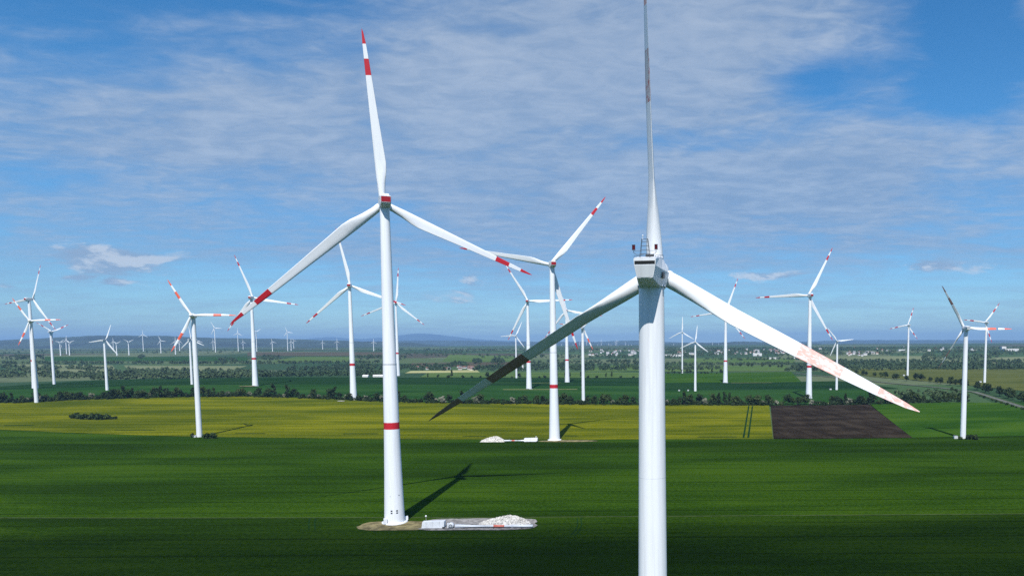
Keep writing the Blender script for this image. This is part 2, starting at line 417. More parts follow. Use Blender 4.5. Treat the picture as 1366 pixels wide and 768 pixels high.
# fields behind the hedge
def quad(name, a, b, c, d, mat, off=.2, nx=24, ny=10, label=None): return strip(name, px(a, b), px(d, c), M[mat], off, nx, ny, label)
FIELDS = [
 ((-80, 541), (500, 536), (520, 513), (-80, 522), 'green_mid', .05), ((500, 538), (880, 541), (880, 514), (520, 513), 'green_mid', .05),
 ((-80, 522), (520, 513), (540, 503.5), (150, 506), 'green_dark', .07), ((520, 513), (880, 514), (880, 503.5), (540, 503.5), 'green_dark', .07),
 ((880, 541), (1060, 541), (1100, 519), (880, 520), 'green_mid', .05), ((1060, 541), (1215, 538), (1170, 516), (1100, 519), 'green_mid', .06),
 ((880, 520), (1200, 518), (1120, 508), (880, 510.5), 'green_dark', .07), ((880, 510.5), (1070, 510), (1055, 495.5), (880, 498), 'green_bright', .06),
 ((1330, 540), (1600, 600), (1600, 535), (1390, 530), 'green_mid', .05),
 ((1160, 502), (1600, 545), (1600, 492), (1110, 491.5), 'olive', .06),
 ((560, 503), (880, 503), (880, 496.5), (570, 496), 'green_light', .06), ((540, 497.5), (640, 496.3), (636, 493.2), (548, 494.6), 'straw', .10),
 ((30, 495), (160, 500), (150, 487), (20, 485.5), 'pale', .06), ((170, 492), (300, 495.5), (330, 488), (165, 487), 'pale', .06),
 ((360, 482.5), (485, 482.5), (470, 475.8), (395, 475.6), 'green_light', .06), ((780, 495.5), (880, 494), (880, 483.5), (800, 488.5), 'green_light', .06),
 ((590, 482), (705, 482.5), (700, 475), (600, 472.5), 'green_light', .06), ((900, 484), (1060, 483.5), (1060, 478), (920, 477.5), 'green_light', .06),
 ((1065, 481.5), (1290, 483), (1240, 474.5), (1075, 475), 'pale', .06), ((1295, 484), (1500, 486), (1500, 473.5), (1330, 476.5), 'pale', .08),
 ((60, 481), (330, 481.5), (330, 476), (60, 475.5), 'green_mid', .05), ((330, 474.5), (520, 474.5), (510, 469.5), (330, 469.5), 'brown', .06),
 ((880, 495.5), (1050, 494), (1050, 487.5), (890, 487.5), 'green_light', .05), ((540, 489), (700, 487.5), (690, 482.5), (550, 484), 'brown', .05)]
for a, b, c, d, mt, off in FIELDS:
    quad({'pale': 'pale_field', 'straw': 'straw_field', 'brown': 'brown_field', 'olive': 'olive_field', 'green_light': 'light_green_field', 'green_mid': 'green_field',
          'green_dark': 'dark_green_field', 'green_bright': 'bright_green_field'}[mt], a, b, c, d, mt, off)
# country road on the right
road_px = [(1420, 556), (1366, 543.5), (1330, 532), (1300, 522.5), (1250, 516.5), (1190, 511), (1120, 504), (1060, 497.5)]
def ribbon(name, pts, w, mat, off, label=None):
    C = resample(pts, 60); T = np.gradient(C, axis=0); T /= np.linalg.norm(T, axis=1)[:, None]; N = np.stack([-T[:, 1], T[:, 0]], -1)
    return strip(name, list(map(tuple, C - N*w/2)), list(map(tuple, C + N*w/2)), mat, off, 60, 2, label)
RPTS = px(*road_px)
ribbon('verge', RPTS, 12, M['verge'], .24, 'grass verge of the country road'); ribbon('road', RPTS, 4.6, M['road'], .30, 'pale country road lined with trees')

# ------------------------------------------------------------------ distant hills
def hill(name, sky_px, D, W, label, nz=6):
    xs = [p[0] for p in sky_px]; ys = [p[1] for p in sky_px]
    n = 160; t = np.linspace(xs[0], xs[-1], n); top = np.interp(t, xs, ys)
    k = np.ones(7)/7; top = np.convolve(np.pad(top, 3, 'edge'), k, 'valid')
    base = 57.; V = []; rows = 17
    for j in range(rows):
        s = -1 + 2*j/(rows-1); prof = math.cos(s*math.pi/2)**1.3
        for i in range(n):
            d = ray(t[i], top[i]); Y = D
            zc = CAM_H + d[2]*Y + nz*(math.sin(i*.71+D)+math.sin(i*1.9+D)*.6)*.5
            Yp = D + s*W
            fade = min(1, (i+1)/10, (n-i)/10)
            V.append((d[0]*Yp, Yp, base - 4 + max(0, zc-base)*prof*fade))
    Q = [(j*n+i, j*n+i+1, (j+1)*n+i+1, (j+1)*n+i) for j in range(rows-1) for i in range(n-1)]
    o = link(name, np_mesh(name, V, Q, M['hill'], True)); structure(o, label)
hill('hills', [(-260, 459), (-120, 455), (0, 453.3), (60, 450.5), (100, 448.3), (140, 446.6), (170, 447.2), (230, 447.5), (260, 449.6), (330, 451), (380, 451.3), (420, 453), (470, 454.3), (530, 456), (600, 458)], 11500, 2600, 'long wooded ridge on the left skyline', 5)
hill('hills', [(330, 458), (400, 452.5), (440, 449), (480, 452), (510, 450), (540, 446), (556, 444.2), (575, 445), (600, 448), (640, 452.5), (700, 455), (760, 457.5), (820, 458)], 39000, 5000, 'faint blue mountain on the central skyline', 10)
hill('hills', [(420, 457), (500, 455), (560, 453.6), (620, 453.8), (680, 455.5), (740, 455.2), (800, 455.6), (845, 453.2), (870, 455.6), (950, 457), (1000, 455.5), (1060, 457.5), (1120, 457.5)], 20000, 4000, 'hazy middle ridge behind the plain', 8)
hill('hills', [(850, 458), (920, 456.8), (960, 456.5), (985, 454.8), (1010, 455.3), (1050, 457), (1100, 457.2)], 13000, 2500, 'low dark rise above the town', 5)
hill('hills', [(1020, 458), (1080, 455), (1130, 453.2), (1250, 453), (1366, 453.6), (1500, 452.5), (1620, 456)], 24000, 4500, 'flat blue ridge on the right skyline', 8)

# ------------------------------------------------------------------ wind turbines
def airfoil(ch, th, n=14, circ=0.):
    """section outline, leading edge at -x; blends to a circle near the root"""
    pts = []
    for i in range(n):
        a = 2*math.pi*i/n; c = (1-math.cos(a))/2           # 0 at leading edge
        s = 1 if a < math.pi else -1
        t = 5*th*(.2969*math.sqrt(c)-.126*c-.3516*c*c+.2843*c**3-.1036*c**4)*ch
        cam_ = .04*ch*math.sin(math.pi*c)
        fx, fy = (c-.30)*ch, s*t + cam_
        r = ch/2; qx, qy = -math.cos(a)*r, math.sin(a)*r
        pts.append((fx*(1-circ)+qx*circ, fy*(1-circ)+qy*circ))
    return pts
def blade_parts(R, table, cuts, r_root, bend=.02):
    """table: (fraction, chord, thickness, twist deg, circle blend); cuts: [(f0, f1, mat)] -> mesh data per piece"""
    fr = [q[0] for q in table]
    def sec(f):
        ch = np.interp(f, fr, [q[1] for q in table]); th = np.interp(f, fr, [q[2] for q in table]); tw = R_(np.interp(f, fr, [q[3] for q in table])); ci = np.interp(f, fr, [q[4] for q in table])
        ca, sa = math.cos(-tw), math.sin(-tw); z = r_root + (R-r_root)*f; yb = bend*R*f*f
        return [(x*ca-y*sa, x*sa+y*ca+yb, z) for x, y in airfoil(ch, th, 14, ci)]
    out = []
    for f0, f1, mt in cuts:
        ks = sorted({f0, f1} | {f for f in fr if f0 < f < f1} | {f0+(f1-f0)*k/6 for k in range(1, 6)})
        out.append(MB().rings([sec(f) for f in ks], 14, False).data('blade', M[mt], True))
    return out
TAB_A = [(0, 2.9, .5, 14, 1), (.04, 2.9, .5, 14, 1), (.10, 3.6, .42, 13, .6), (.17, 4.7, .32, 11, .15), (.22, 4.9, .28, 9.5, 0), (.35, 4.2, .24, 6, 0), (.5, 3.4, .21, 3.5, 0), (.65, 2.75, .19, 1.8, 0), (.8, 2.1, .17, .8, 0), (.92, 1.4, .16, 0, 0), (.98, .7, .15, 0, 0), (1, .12, .15, 0, 0)]
TAB_B = [(0, 2.2, .5, 7, 1), (.05, 2.2, .5, 7, 1), (.12, 2.35, .42, 6.5, .65), (.20, 2.6, .33, 5.5, .25), (.28, 2.75, .26, 5, 0), (.4, 2.6, .22, 4, 0), (.55, 2.3, .20, 2.5, 0), (.7, 1.9, .18, 1.6, 0), (.84, 1.4, .17, .6, 0), (.95, .8, .16, 0, 0), (1, .12, .15, 0, 0)]
TAB_C = [(0, 1.3, .5, 13, 1), (.06, 1.3, .5, 13, 1), (.2, 2.4, .3, 9, 0), (.4, 2.0, .24, 5, 0), (.7, 1.35, .2, 2, 0), (.92, .8, .17, 0, 0), (1, .1, .15, 0, 0)]
STY = {  # blade pieces by kind: first the body, then stripes
 'A': (72., TAB_A, [(0, .735, 'blade'), (.735, .83, 'red'), (.83, .915, 'blade'), (.915, 1, 'red')], 1.6),
 'B': (39.7, TAB_B, [(0, .52, 'blade'), (.52, .695, 'red'), (.695, .84, 'blade'), (.84, 1, 'red')], 1.35),
 'O': (39.7, TAB_B, [(0, .46, 'blade'), (.46, .65, 'orange'), (.65, .83, 'blade'), (.83, 1, 'orange')], 1.35),
 'C': (27., TAB_C, [(0, 1, 'blade')], .9)}
PIECES = {k: blade_parts(v[0], v[1], v[2], v[3]) for k, v in STY.items()}
PIECES['P'] = blade_parts(39.7, TAB_B, [(0, .53, 'blade'), (.53, .70, 'wornred'), (.70, .84, 'blade'), (.84, 1, 'wornred')], 1.35)
PIECES['Q'] = blade_parts(39.7, TAB_B, [(0, .53, 'blade'), (.53, .70, 'dullred'), (.70, .84, 'blade'), (.84, 1, 'dullred')], 1.35)
PIECES['U'] = blade_parts(39.7, TAB_B, [(0, .53, 'blade'), (.53, .70, 'trace'), (.70, .84, 'blade'), (.84, 1, 'wornred')], 1.35)
PIECES['F'] = [MB().rings([[(c*x, c*.3*y, z) for x, y in ((-.4, 0), (0, .5), (.6, 0), (0, -.5))] for c, z in ((2.2, 1), (4.4, 8), (2.8, 20), (.8, 39))], 4).data('blade', M['blade'])]
def circ(r, z, n=40, y=0., x=0.): return [(x+r*math.cos(2*math.pi*i/n), y+r*math.sin(2*math.pi*i/n), z) for i in range(n)]
def tower(parent, prof, mat, n=40): return MB().rings([circ(r, z, n) for z, r in prof], n, False).build('tower', mat, parent, True)
def rsec(y, top, bot, wt, wb, bev=.25):
    """rounded trapezoid cross-section of a nacelle at one station"""
    b = bev
    return [(-wb+b, y, bot), (wb-b, y, bot), (wb, y, bot+b), (wt, y, top-b), (wt-b, y, top), (-wt+b, y, top), (-wt, y, top-b), (-wb, y, bot+b)]
def spin_hub(rad, nose, n=20):
    """rounded hub with a nose cone, axis +y"""
    secs = []
    for y, r in ((-rad*.95, rad*.70), (-rad*.8, rad*.92), (-rad*.3, rad), (rad*.5, rad*.98), (nose*.55, rad*.78), (nose*.85, rad*.45), (nose, rad*.05)):
        secs.append([(r*math.cos(2*math.pi*i/n), y, r*math.sin(2*math.pi*i/n)) for i in range(n)][::-1])
    return MB().rings(secs, n)
NAC = {}
NAC['A'] = [('nacelle', MB().rings([rsec(-12.6, 2.35, -.35, 2.0, 1.9), rsec(-12.0, 2.45, -1.0, 2.2, 2.1), rsec(-8.5, 2.5, -2.2, 2.3, 2.1), rsec(-3.0, 2.4, -2.3, 2.3, 2.1), rsec(-1.5, 2.0, -1.9, 1.9, 1.8)], 8).data('nacelle', M['white'])),
            ('red_panel', MB().box((0, -12.62, .95), (3.8, .06, 2.25)).data('red_panel', M['darkred'])),
            ('roof_cooler', MB().box((0, -10.5, 2.9), (3.0, 2.2, .9), .9).data('roof_cooler', M['white'])),
            ('hub', spin_hub(2.1, 3.4).data('hub', M['white'], True))]
def hsec(y, top, bot, wt, wm, wb, zm, bev=.12):
    """six-sided nacelle section that bulges at mid height"""
    b = bev
    return [(-wb+b, y, bot), (wb-b, y, bot), (wb, y, bot+b), (wm, y, zm), (wt, y, top-b), (wt-b, y, top), (-wt+b, y, top), (-wt, y, top-b), (-wm, y, zm), (-wb, y, bot+b)]
NAC['B'] = [('nacelle', MB().rings([hsec(-10.2, 1.78, -.62, 1.36, 1.30, 1.0, .9), hsec(-9.9, 1.80, -.85, 1.40, 1.34, 1.03, .8), hsec(-7, 1.95, -1.6, 1.46, 1.66, 1.3, .45), hsec(-4, 2.05, -2.25, 1.45, 1.98, 1.55, .1, .2),
                                    hsec(-2.0, 1.95, -2.3, 1.35, 2.05, 1.6, -.1, .3), hsec(-1.2, 1.4, -1.8, 1.05, 1.7, 1.3, -.1, .3)], 10).data('nacelle', M['white'])),
            ('vent_slot', MB().box((0, -10.205, 1.20), (2.5, .03, .42)).data('vent_slot', M['black'])),
            ('rear_panel', MB().add([(-1.24, -10.23, .90), (1.24, -10.23, .90), (.93, -10.23, -.46), (.4, -10.23, -.57), (-.4, -10.23, -.57), (-.93, -10.23, -.46),
                                     (-1.24, -10.19, .90), (1.24, -10.19, .90), (.93, -10.19, -.46), (.4, -10.19, -.57), (-.4, -10.19, -.57), (-.93, -10.19, -.46)],
                                    [(0, 5, 4, 3, 2, 1), (6, 7, 8, 9, 10, 11)] + [(i, (i+1) % 6, 6+(i+1) % 6, 6+i) for i in range(6)]).data('rear_panel', M['grey'])),
            ('hub', spin_hub(1.8, 2.7).data('hub', M['white'], True))]
NAC['C'] = [('nacelle', MB().rings([rsec(-7, 1.4, -.9, 1.1, 1.0, .2), rsec(-4, 1.5, -1.3, 1.3, 1.2, .2), rsec(-.9, 1.2, -1.2, 1.1, 1.1, .3)], 8).data('nacelle', M['grey'])),
            ('hub', spin_hub(1.1, 1.9, 14).data('hub', M['white'], True))]
NAC['F'] = [('nacelle', MB().box((0, -4, 0), (3, 8, 3)).data('nacelle', M['white'])), ('hub', spin_hub(1.5, 2.4, 8).data('hub', M['white']))]
def prof_of(kind, H):
    if kind == 'A': return [(0, 4.45), (.02*H, 4.3), (.15*H, 3.75), (.307*H, 3.25), (.50*H, 2.85), (.505*H, 2.78), (.75*H, 2.35), (H-2.0, 1.95)]
    if kind == 'B': return [(0, 2.25), (.1*H, 2.15), (.5*H, 1.93), (.8*H, 1.72), (H-2.0, 1.64)]
    if kind == 'C': return [(0, 2.0), (.5*H, 1.6), (H-1.1, 1.15)]
    return [(0, 2.7), (H-1.4, 1.6)]
OVER = {'A': 6.0, 'B': 4.2, 'C': 3.2, 'F': 3.0}
TILT = R_(5)
def turbine(kind, xy, H, yaw, blades, style, label, pitch=8., group=None, z=None, name='wind_turbine'):
    """blades: [(angle in the rotor plane, length)]; yaw is the heading of the nose, clockwise from straight ahead"""
    x, y = xy; z = zt(x, y) if z is None else z
    root = empty(name, (x, y, z), -R_(yaw)); tag(root, label, 'wind turbine', group)
    prof = prof_of(kind, H)
    tw = tower(root, prof, M['concrete'] if kind == 'A' else M['white'], 40 if kind in 'AB' else (20 if kind == 'C' else 10))
    rad = lambda h: float(np.interp(h, [p[0] for p in prof], [p[1] for p in prof]))
    if kind == 'A':
        a, b = .300*H, .321*H
        MB().rings([circ(rad(a)+.02, a), circ(rad(b)+.02, b)], 40, False).build('red_band', M['red'], tw, True)
        j = .5025*H; MB().rings([circ(rad(j)+.06, j-.35), circ(rad(j)+.06, j+.2)], 40, False).build('joint_ring', M['grey'], tw, True)
    rc = Vector((0, OVER[kind], H))
    ax = Matrix.Translation(rc) @ Matrix.Rotation(TILT, 4, 'X')
    for nm, me in NAC[kind]:
        o = link(nm, me, root); o.matrix_local = ax
    P = PIECES[style]; R0 = STY[style][0] if style in STY else 39.7
    for i, (th, R) in enumerate(blades):
        pb = pitch[i] if isinstance(pitch, (list, tuple)) else pitch
        mt = ax @ Matrix.Rotation(R_(90-th), 4, 'Y') @ Matrix.Rotation(-R_(pb), 4, 'Z') @ Matrix.Scale(R/R0, 4)
        b = link('blade', P[0], root); b.matrix_local = mt
        for k, me in enumerate(P[1:]):
            link(('stripe', 'blade_section', 'blade_tip')[k], me, b)
    return root
# style, kind, place, hub height, heading, blades, label
TURB = [
 ('A', 'A', (-109.3, 324.8), 138.8, -24, [(95.6, 70.6), (220.8, 80.5), (337.3, 72.5)], 8, 'tall white wind turbine with red band, dirt pad and rubble heap at its foot'),
 ('A', 'A', (-71.2, 602.1), 140.9, -18, [(50.9, 71.4), (171.6, 71.8), (289.0, 72.2)], 8, 'red-banded white wind turbine standing where rape field meets wheat'),
 ('A', 'A', (-374.8, 970.4), 147.0, -12, [(101.4, 73.7), (221.1, 74.5), (340.1, 72.0)], 8, 'red-banded turbine behind the hedge, just left of the tall dirt-pad turbine'),
 ('A', 'A', (-548.8, 1684.5), 162.5, -14, [(84.7, 79.0), (201.9, 81.3), (320.8, 77.9)], 8, 'turbine half hidden behind the tower of the tall dirt-pad turbine'),
 ('A', 'A', (-608.3, 1177.2), 137.7, -4, [(109.7, 69.9), (230.1, 68.5), (351.0, 69.0)], 8, 'red-banded turbine on pale mound whose hub meets a near red blade tip'),
 ('A', 'A', (-177.3, 1171.4), 136.5, 0, [(1.8, 69.6), (121.3, 69.4), (241.3, 69.7)], 8, 'turbine in green field left of the rape-edge turbine, one blade pointing right'),
 ('A', 'A', (-137.2, 1369.0), 130.2, 0, [(230.7, 64.9), (351.2, 65.9), (111.0, 65.4)], 8, 'red-banded turbine right behind the rape-edge turbine, partly crossed by the nearest blade'),
 ('A', 'A', (153.0, 1378.9), 129.3, -8, [(69.6, 65.8), (187.9, 64.7), (309.3, 63.4)], 8, 'red-banded turbine whose hub lies behind the nearest white blade'),
 ('A', 'A', (227.0, 1019.8), 139.3, -10, [(63.8, 71.8), (183.0, 74.4), (302.8, 72.8)], 8, 'tall red-banded turbine right of centre whose foot is behind the hedge'),
 ('A', 'A', (-971.4, 1198.1), 141.3, 13, [(65.4, 58.5), (186.6, 60.4), (305.5, 60.8)], 8, 'taller of the two overlapping turbines at the left edge'),
 ('O', 'B', (-375.2, 630.7), 102.0, 165, [(60.4, 34.0), (180.1, 34.0), (297.4, 34.0)], 4, 'turbine with orange-striped blades at left rape field edge with bushes'),
 ('O', 'B', (-762.1, 940.4), 102.0, 158, [(60.1, 32.7), (177.3, 32.4), (292.0, 32.7)], 4, 'orange-striped lower turbine in front of the taller one at left edge'),
 ('B', 'B', (259.7, 603.6), 89.0, 4, [(120.4, 39.1), (241.4, 37.8), (359.4, 37.8)], [44, 44, 40], 'grey-bladed turbine at right beside a white box and bushes'),
 ('B', 'B', (606.0, 1325.9), 105.7, -5, [(55.1, 42.2), (173.3, 40.1), (294.5, 39.2)], 8, 'rightmost turbine, striped blades, standing in the olive field'),
 ('B', 'B', (566.6, 1600.8), 107.6, -8, [(73.9, 39.1), (191.8, 41.4), (310.2, 39.1)], 8, 'striped turbine in the olive field, left one of two there'),
 ('B', 'B', (-1052.1, 1340.0), 93.4, -8, [(25.1, 30.7), (145.5, 29.8), (265.3, 30.2)], 8, 'turbine right of the overlapping pair at left edge, two blades raised'),
 ('O', 'B', (-77.4, 979.8), 94.9, 6, [(170.7, 32.5), (293.3, 31.4), (52.0, 32.0)], 8, 'orange-striped turbine at the hedge, hub behind the dark near blade'),
 ('C', 'C', (-796.0, 1113.4), 74.0, 2, [(65.9, 25.8), (186.8, 27.4), (305.2, 27.3)], 8, 'plain white turbine behind the hedge at left with a blade pointing left'),
 ('C', 'C', (-732.5, 1218.5), 72.8, 5, [(95.7, 21.7), (217.8, 25.2), (334.9, 23.4)], 8, 'plain white turbine hidden behind the orange-striped one by the bushes'),
 ('C', 'C', (-258.5, 1539.9), 86.6, -8, [(65.8, 31.7), (183.5, 31.9), (305.2, 30.3)], 8, 'small plain turbine among poplars left of centre behind a green field'),
 ('C', 'C', (102.0, 1910.1), 104.2, -5, [(89.4, 39.7), (206.5, 37.8), (329.2, 36.3)], 8, 'plain turbine just right of the nearest tower, farther of the pair'),
 ('C', 'C', (81.6, 1154.1), 75.7, 0, [(83.1, 26.1), (203.7, 26.1), (322.5, 26.3)], 8, 'plain turbine just right of the nearest tower, nearer of the pair'),
 ('C', 'C', (305.4, 1176.7), 76.4, 8, [(6.1, 25.7), (126.4, 26.0), (247.0, 26.1)], 8, 'small plain turbine right of the tall red-banded one, blade pointing right')]
WTS = [turbine(k, xy, H, yaw, bl, st, lab, p, 'wind turbines of the park') for st, k, xy, H, yaw, bl, p, lab in TURB]

# the nearest turbine: worn stripes, lamps and mast on its nacelle
NEAR = turbine('B', (1.25, 97.85), 87.5, 8.5, [(-27.6, 39.7), (92.4, 39.7), (212.4, 39.7)], 'P', 'nearest white wind turbine with worn red blade stripes and two red lamps', [34, 67, 56], 'wind turbines of the park')
def dress_near():
    AX = Matrix.Translation((0, OVER['B'], 87.5)) @ Matrix.Rotation(TILT, 4, 'X')
    def add(mb, nm, mat, sm=False, parent=None):
        o = mb.build(nm, M[mat], parent or NEAR, sm)
        if parent is None: o.matrix_local = AX
        return o
    for b in [c for c in NEAR.children if c.name.startswith('blade')]:
        MB().rings([circ(1.135, 1.55, 28), circ(1.16, 1.62, 28), circ(1.16, 2.0, 28), circ(1.135, 2.07, 28)], 28, False).build('root_collar', M['white'], b, True)
    zt0 = 1.80
    mb = MB()                                                # sensor mast: four legs leaning in, rungs
    for sx in (-1, 1):
        for sy in (-1, 1):
            mb.tube((sx*.62-.1, -9.0+sy*.42, zt0), (sx*.36-.1, -9.0+sy*.2, zt0+2.25), .028, n=6)
    for k in (.45, .9, 1.4, 1.9, 2.22):
        w = .62-.26*k/2.25; d = .42-.22*k/2.25
        for a, b in (((-w, -d), (w, -d)), ((w, -d), (w, d)), ((w, d), (-w, d)), ((-w, d), (-w, -d))): mb.tube((a[0]-.1, -9+a[1], zt0+k), (b[0]-.1, -9+b[1], zt0+k), .018, n=5)
    add(mb, 'sensor_mast', 'dark')
    mb = MB().tube((-.32, -9.2, zt0+2.2), (-.32, -9.2, zt0+2.55), .03, n=6).add(*sph((-.32, -9.2, zt0+2.62), .10)); add(mb, 'wind_sensor', 'wrap')
    for s in (-1, 1):
        x = s*1.38 - .06
        o = add(MB().rings([[(x+.2*math.cos(t*math.pi/6), -9.4+.2*math.sin(t*math.pi/6), z) for t in range(12)] for z in (zt0+.98, zt0+1.5)], 12), 'warning_lamp', 'lamp', False)
        cap = MB().rings([[(x+.215*math.cos(t*math.pi/6), -9.4+.215*math.sin(t*math.pi/6), z) for t in range(12)] for z in (zt0+1.5, zt0+1.56)], 12).build('lamp_cap', M['dark'], o)
        foot = MB().rings([[(x+.22*math.cos(t*math.pi/6), -9.4+.22*math.sin(t*math.pi/6), z) for t in range(12)] for z in (zt0+.92, zt0+.98)], 12).build('lamp_foot', M['dark'], o)
        mb = MB().tube((x, -9.4, zt0+.94), (x, -9.4, zt0+.6), .03, n=6).tube((x, -9.4, zt0+.6), (x-s*.3, -9.4, zt0+.38), .03, n=6).tube((x-s*.3, -9.4, zt0+.38), (s*.25, -9.4, zt0+.34), .03, n=6)
        mb.tube((x, -9.4, zt0+.8), (s*.5, -9.3, zt0+.8), .022, n=6)
        add(mb, 'lamp_bracket', 'dark')
    mb = MB().box((.55, -9.5, zt0+.22), (1.0, .35, .28)); add(mb, 'junction_box', 'dark')
    mb = MB()
    for sx in (-1, 1):
        mb.tube((sx*1.3, -10, zt0+.22), (sx*1.55, -4, zt0+.42), .02, n=5)
        for yy in (-10, -8, -6, -4): mb.tube((sx*(1.3+.04*(yy+10)), yy, zt0-.05), (sx*(1.3+.04*(yy+10)), yy, zt0+.24+.033*(yy+10)), .02, n=5)
    mb.tube((-1.3, -10, zt0+.22), (1.3, -10, zt0+.22), .02, n=5); add(mb, 'roof_rail', 'dark')
    add(MB().box((1.78, -5.6, -.35), (.10, 1.8, .8)), 'side_vent', 'dark')
    mb = MB().rings([circ(1.80, 85.2, 40), circ(1.80, 85.5, 40)], 40); o = mb.build('yaw_ring', M['grey'], NEAR, True)
    tw = [c for c in NEAR.children if c.name.startswith('tower')][0]
    for z in (21.0, 40.5, 60.6):
        r = float(np.interp(z, [8.75, 43.75, 70], [2.15, 1.93, 1.72])); MB().rings([circ(r+.012, z-.05), circ(r+.012, z+.05)], 40, False).build('section_joint', M['white'], tw, True)
def sph(c, r, n=8, k=5):
    v = []; f = []
    for j in range(k+1):
        a = -math.pi/2 + math.pi*j/k
        for i in range(n): v.append((c[0]+r*math.cos(a)*math.cos(2*math.pi*i/n), c[1]+r*math.cos(a)*math.sin(2*math.pi*i/n), c[2]+r*math.sin(a)))
    for j in range(k):
        for i in range(n): f.append((j*n+i, j*n+(i+1) % n, (j+1)*n+(i+1) % n, (j+1)*n+i))
    return v, f
dress_near()
# the lower-left blade carries darker, duller stripes
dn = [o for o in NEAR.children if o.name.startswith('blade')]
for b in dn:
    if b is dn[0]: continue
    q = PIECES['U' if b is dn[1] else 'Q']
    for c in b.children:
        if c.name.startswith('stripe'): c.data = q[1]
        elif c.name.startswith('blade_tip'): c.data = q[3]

gb = [o for o in WTS[12].children if o.name.startswith('blade')]
for k, b in enumerate(gb):
    for c in b.children:
        if c.name.startswith('stripe'): c.data = PIECES['Q' if k < 2 else 'O'][1]
        elif c.name.startswith('blade_tip'): c.data = PIECES['Q' if k < 2 else 'O'][3]
# far turbines: (px of the hub, px of the foot), all plain white
FARL = [(80.9, 456.8, 474.2), (89, 454.3, 472), (93, 456.4, 473.8), (151.5, 455.5, 468), (156, 458, 474.2), (172.2, 456.1, 473.5), (191.4, 446.1, 468.5), (214.8, 454.2, 471), (234.3, 455.5, 472.5),
        (239.7, 454.2, 468), (263.3, 454.2, 473), (284.5, 455.5, 466.7), (287.6, 437.4, 469.8), (318, 444.3, 468.5), (324.5, 456, 466), (342.7, 442.3, 468.6), (363.6, 455.9, 468.6), (384, 442.7, 468),
        (388.5, 455.9, 467.7), (392, 454.4, 464.7), (430.5, 456.6, 466), (449.7, 455.4, 466.6), (498.6, 455.9, 468)]
ORD = ['first', 'second', 'third', 'fourth', 'fifth', 'sixth', 'seventh', 'eighth', 'ninth', 'tenth', 'eleventh', 'twelfth', 'thirteenth', 'fourteenth', 'fifteenth', 'sixteenth', 'seventeenth', 'eighteenth',
       'nineteenth', 'twentieth', 'twenty-first', 'twenty-second', 'twenty-third']
for i, (x, h, b) in enumerate(FARL):
    g = ground(x, b); H = CAM_H + ray(x, h)[2]*g[1] - zt(*g); R = H*(.42 if H < 90 else .30); a = [40, 85, 20, 95, 30, 28, 90, 110, 88, 70, 100, 90, 118, 88, 95, 30, 105, 110, 88, 120, 92, 90, 88][i]
    turbine('F', g, H, -6, [(a+120*k, R) for k in range(3)], 'F', f'small far white wind turbine below the left ridge, {ORD[i]} from the left', 5, 'far turbines left of centre')
PALE = [(720, 456), (748.8, 458.2), (764.6, 459), (773.4, 456.5), (782.8, 456), (797.5, 458.6), (802, 454.4), (812, 458), (815, 459), (821, 456), (822.8, 454.6), (834.6, 456.8), (838.6, 459), (842.4, 459), (898.6, 458.4), (950.6, 456.8), (958.8, 458.2)]
for i, (x, h) in enumerate(PALE):
    g = at_depth(x, 10500 + 400*math.sin(i*2.1)); z = 56; H = CAM_H + ray(x, h)[2]*g[1] - z
    turbine('F', g, H, 0, [(90+37*i+120*k, H*.42) for k in range(3)], 'F', f'pale turbine in the hazy row on the horizon near centre, {ORD[i]} from left', 5, 'hazy turbines on the horizon', z)

# ------------------------------------------------------------------ building sites at two turbine feet
def disc(name, cx, cy, rx, ry, mat, off, label, seed=0, rot=0., sq=2.):
    r = random.Random(seed); n = 48; V = [(0, 0, off)]; ph = [r.uniform(0, 6.28) for _ in range(4)]
    for k, sc in ((0, .55), (1, 1.)):
        for i in range(n):
            t = 2*math.pi*i/n; q = sc*(1 + .02*math.sin(3*t+ph[0]) + .02*math.sin(7*t+ph[1]) + .014*math.sin(13*t+ph[2]))
            q *= (abs(math.cos(t))**sq + abs(math.sin(t))**sq)**(-1/sq)
            x, y = rx*q*math.cos(t), ry*q*math.sin(t)
            V.append((x, y, off + (.25 if k == 0 else 0)))
    F_ = [(0, 1+i, 1+(i+1) % n) for i in range(n)] + [(1+i, 1+n+i, 1+n+(i+1) % n, 1+(i+1) % n) for i in range(n)]
    o = mesh_obj(name, V, F_, M[mat], None, True); o.location = (cx, cy, zt(cx, cy)); o.rotation_euler = (0, 0, rot); structure(o, label); return o
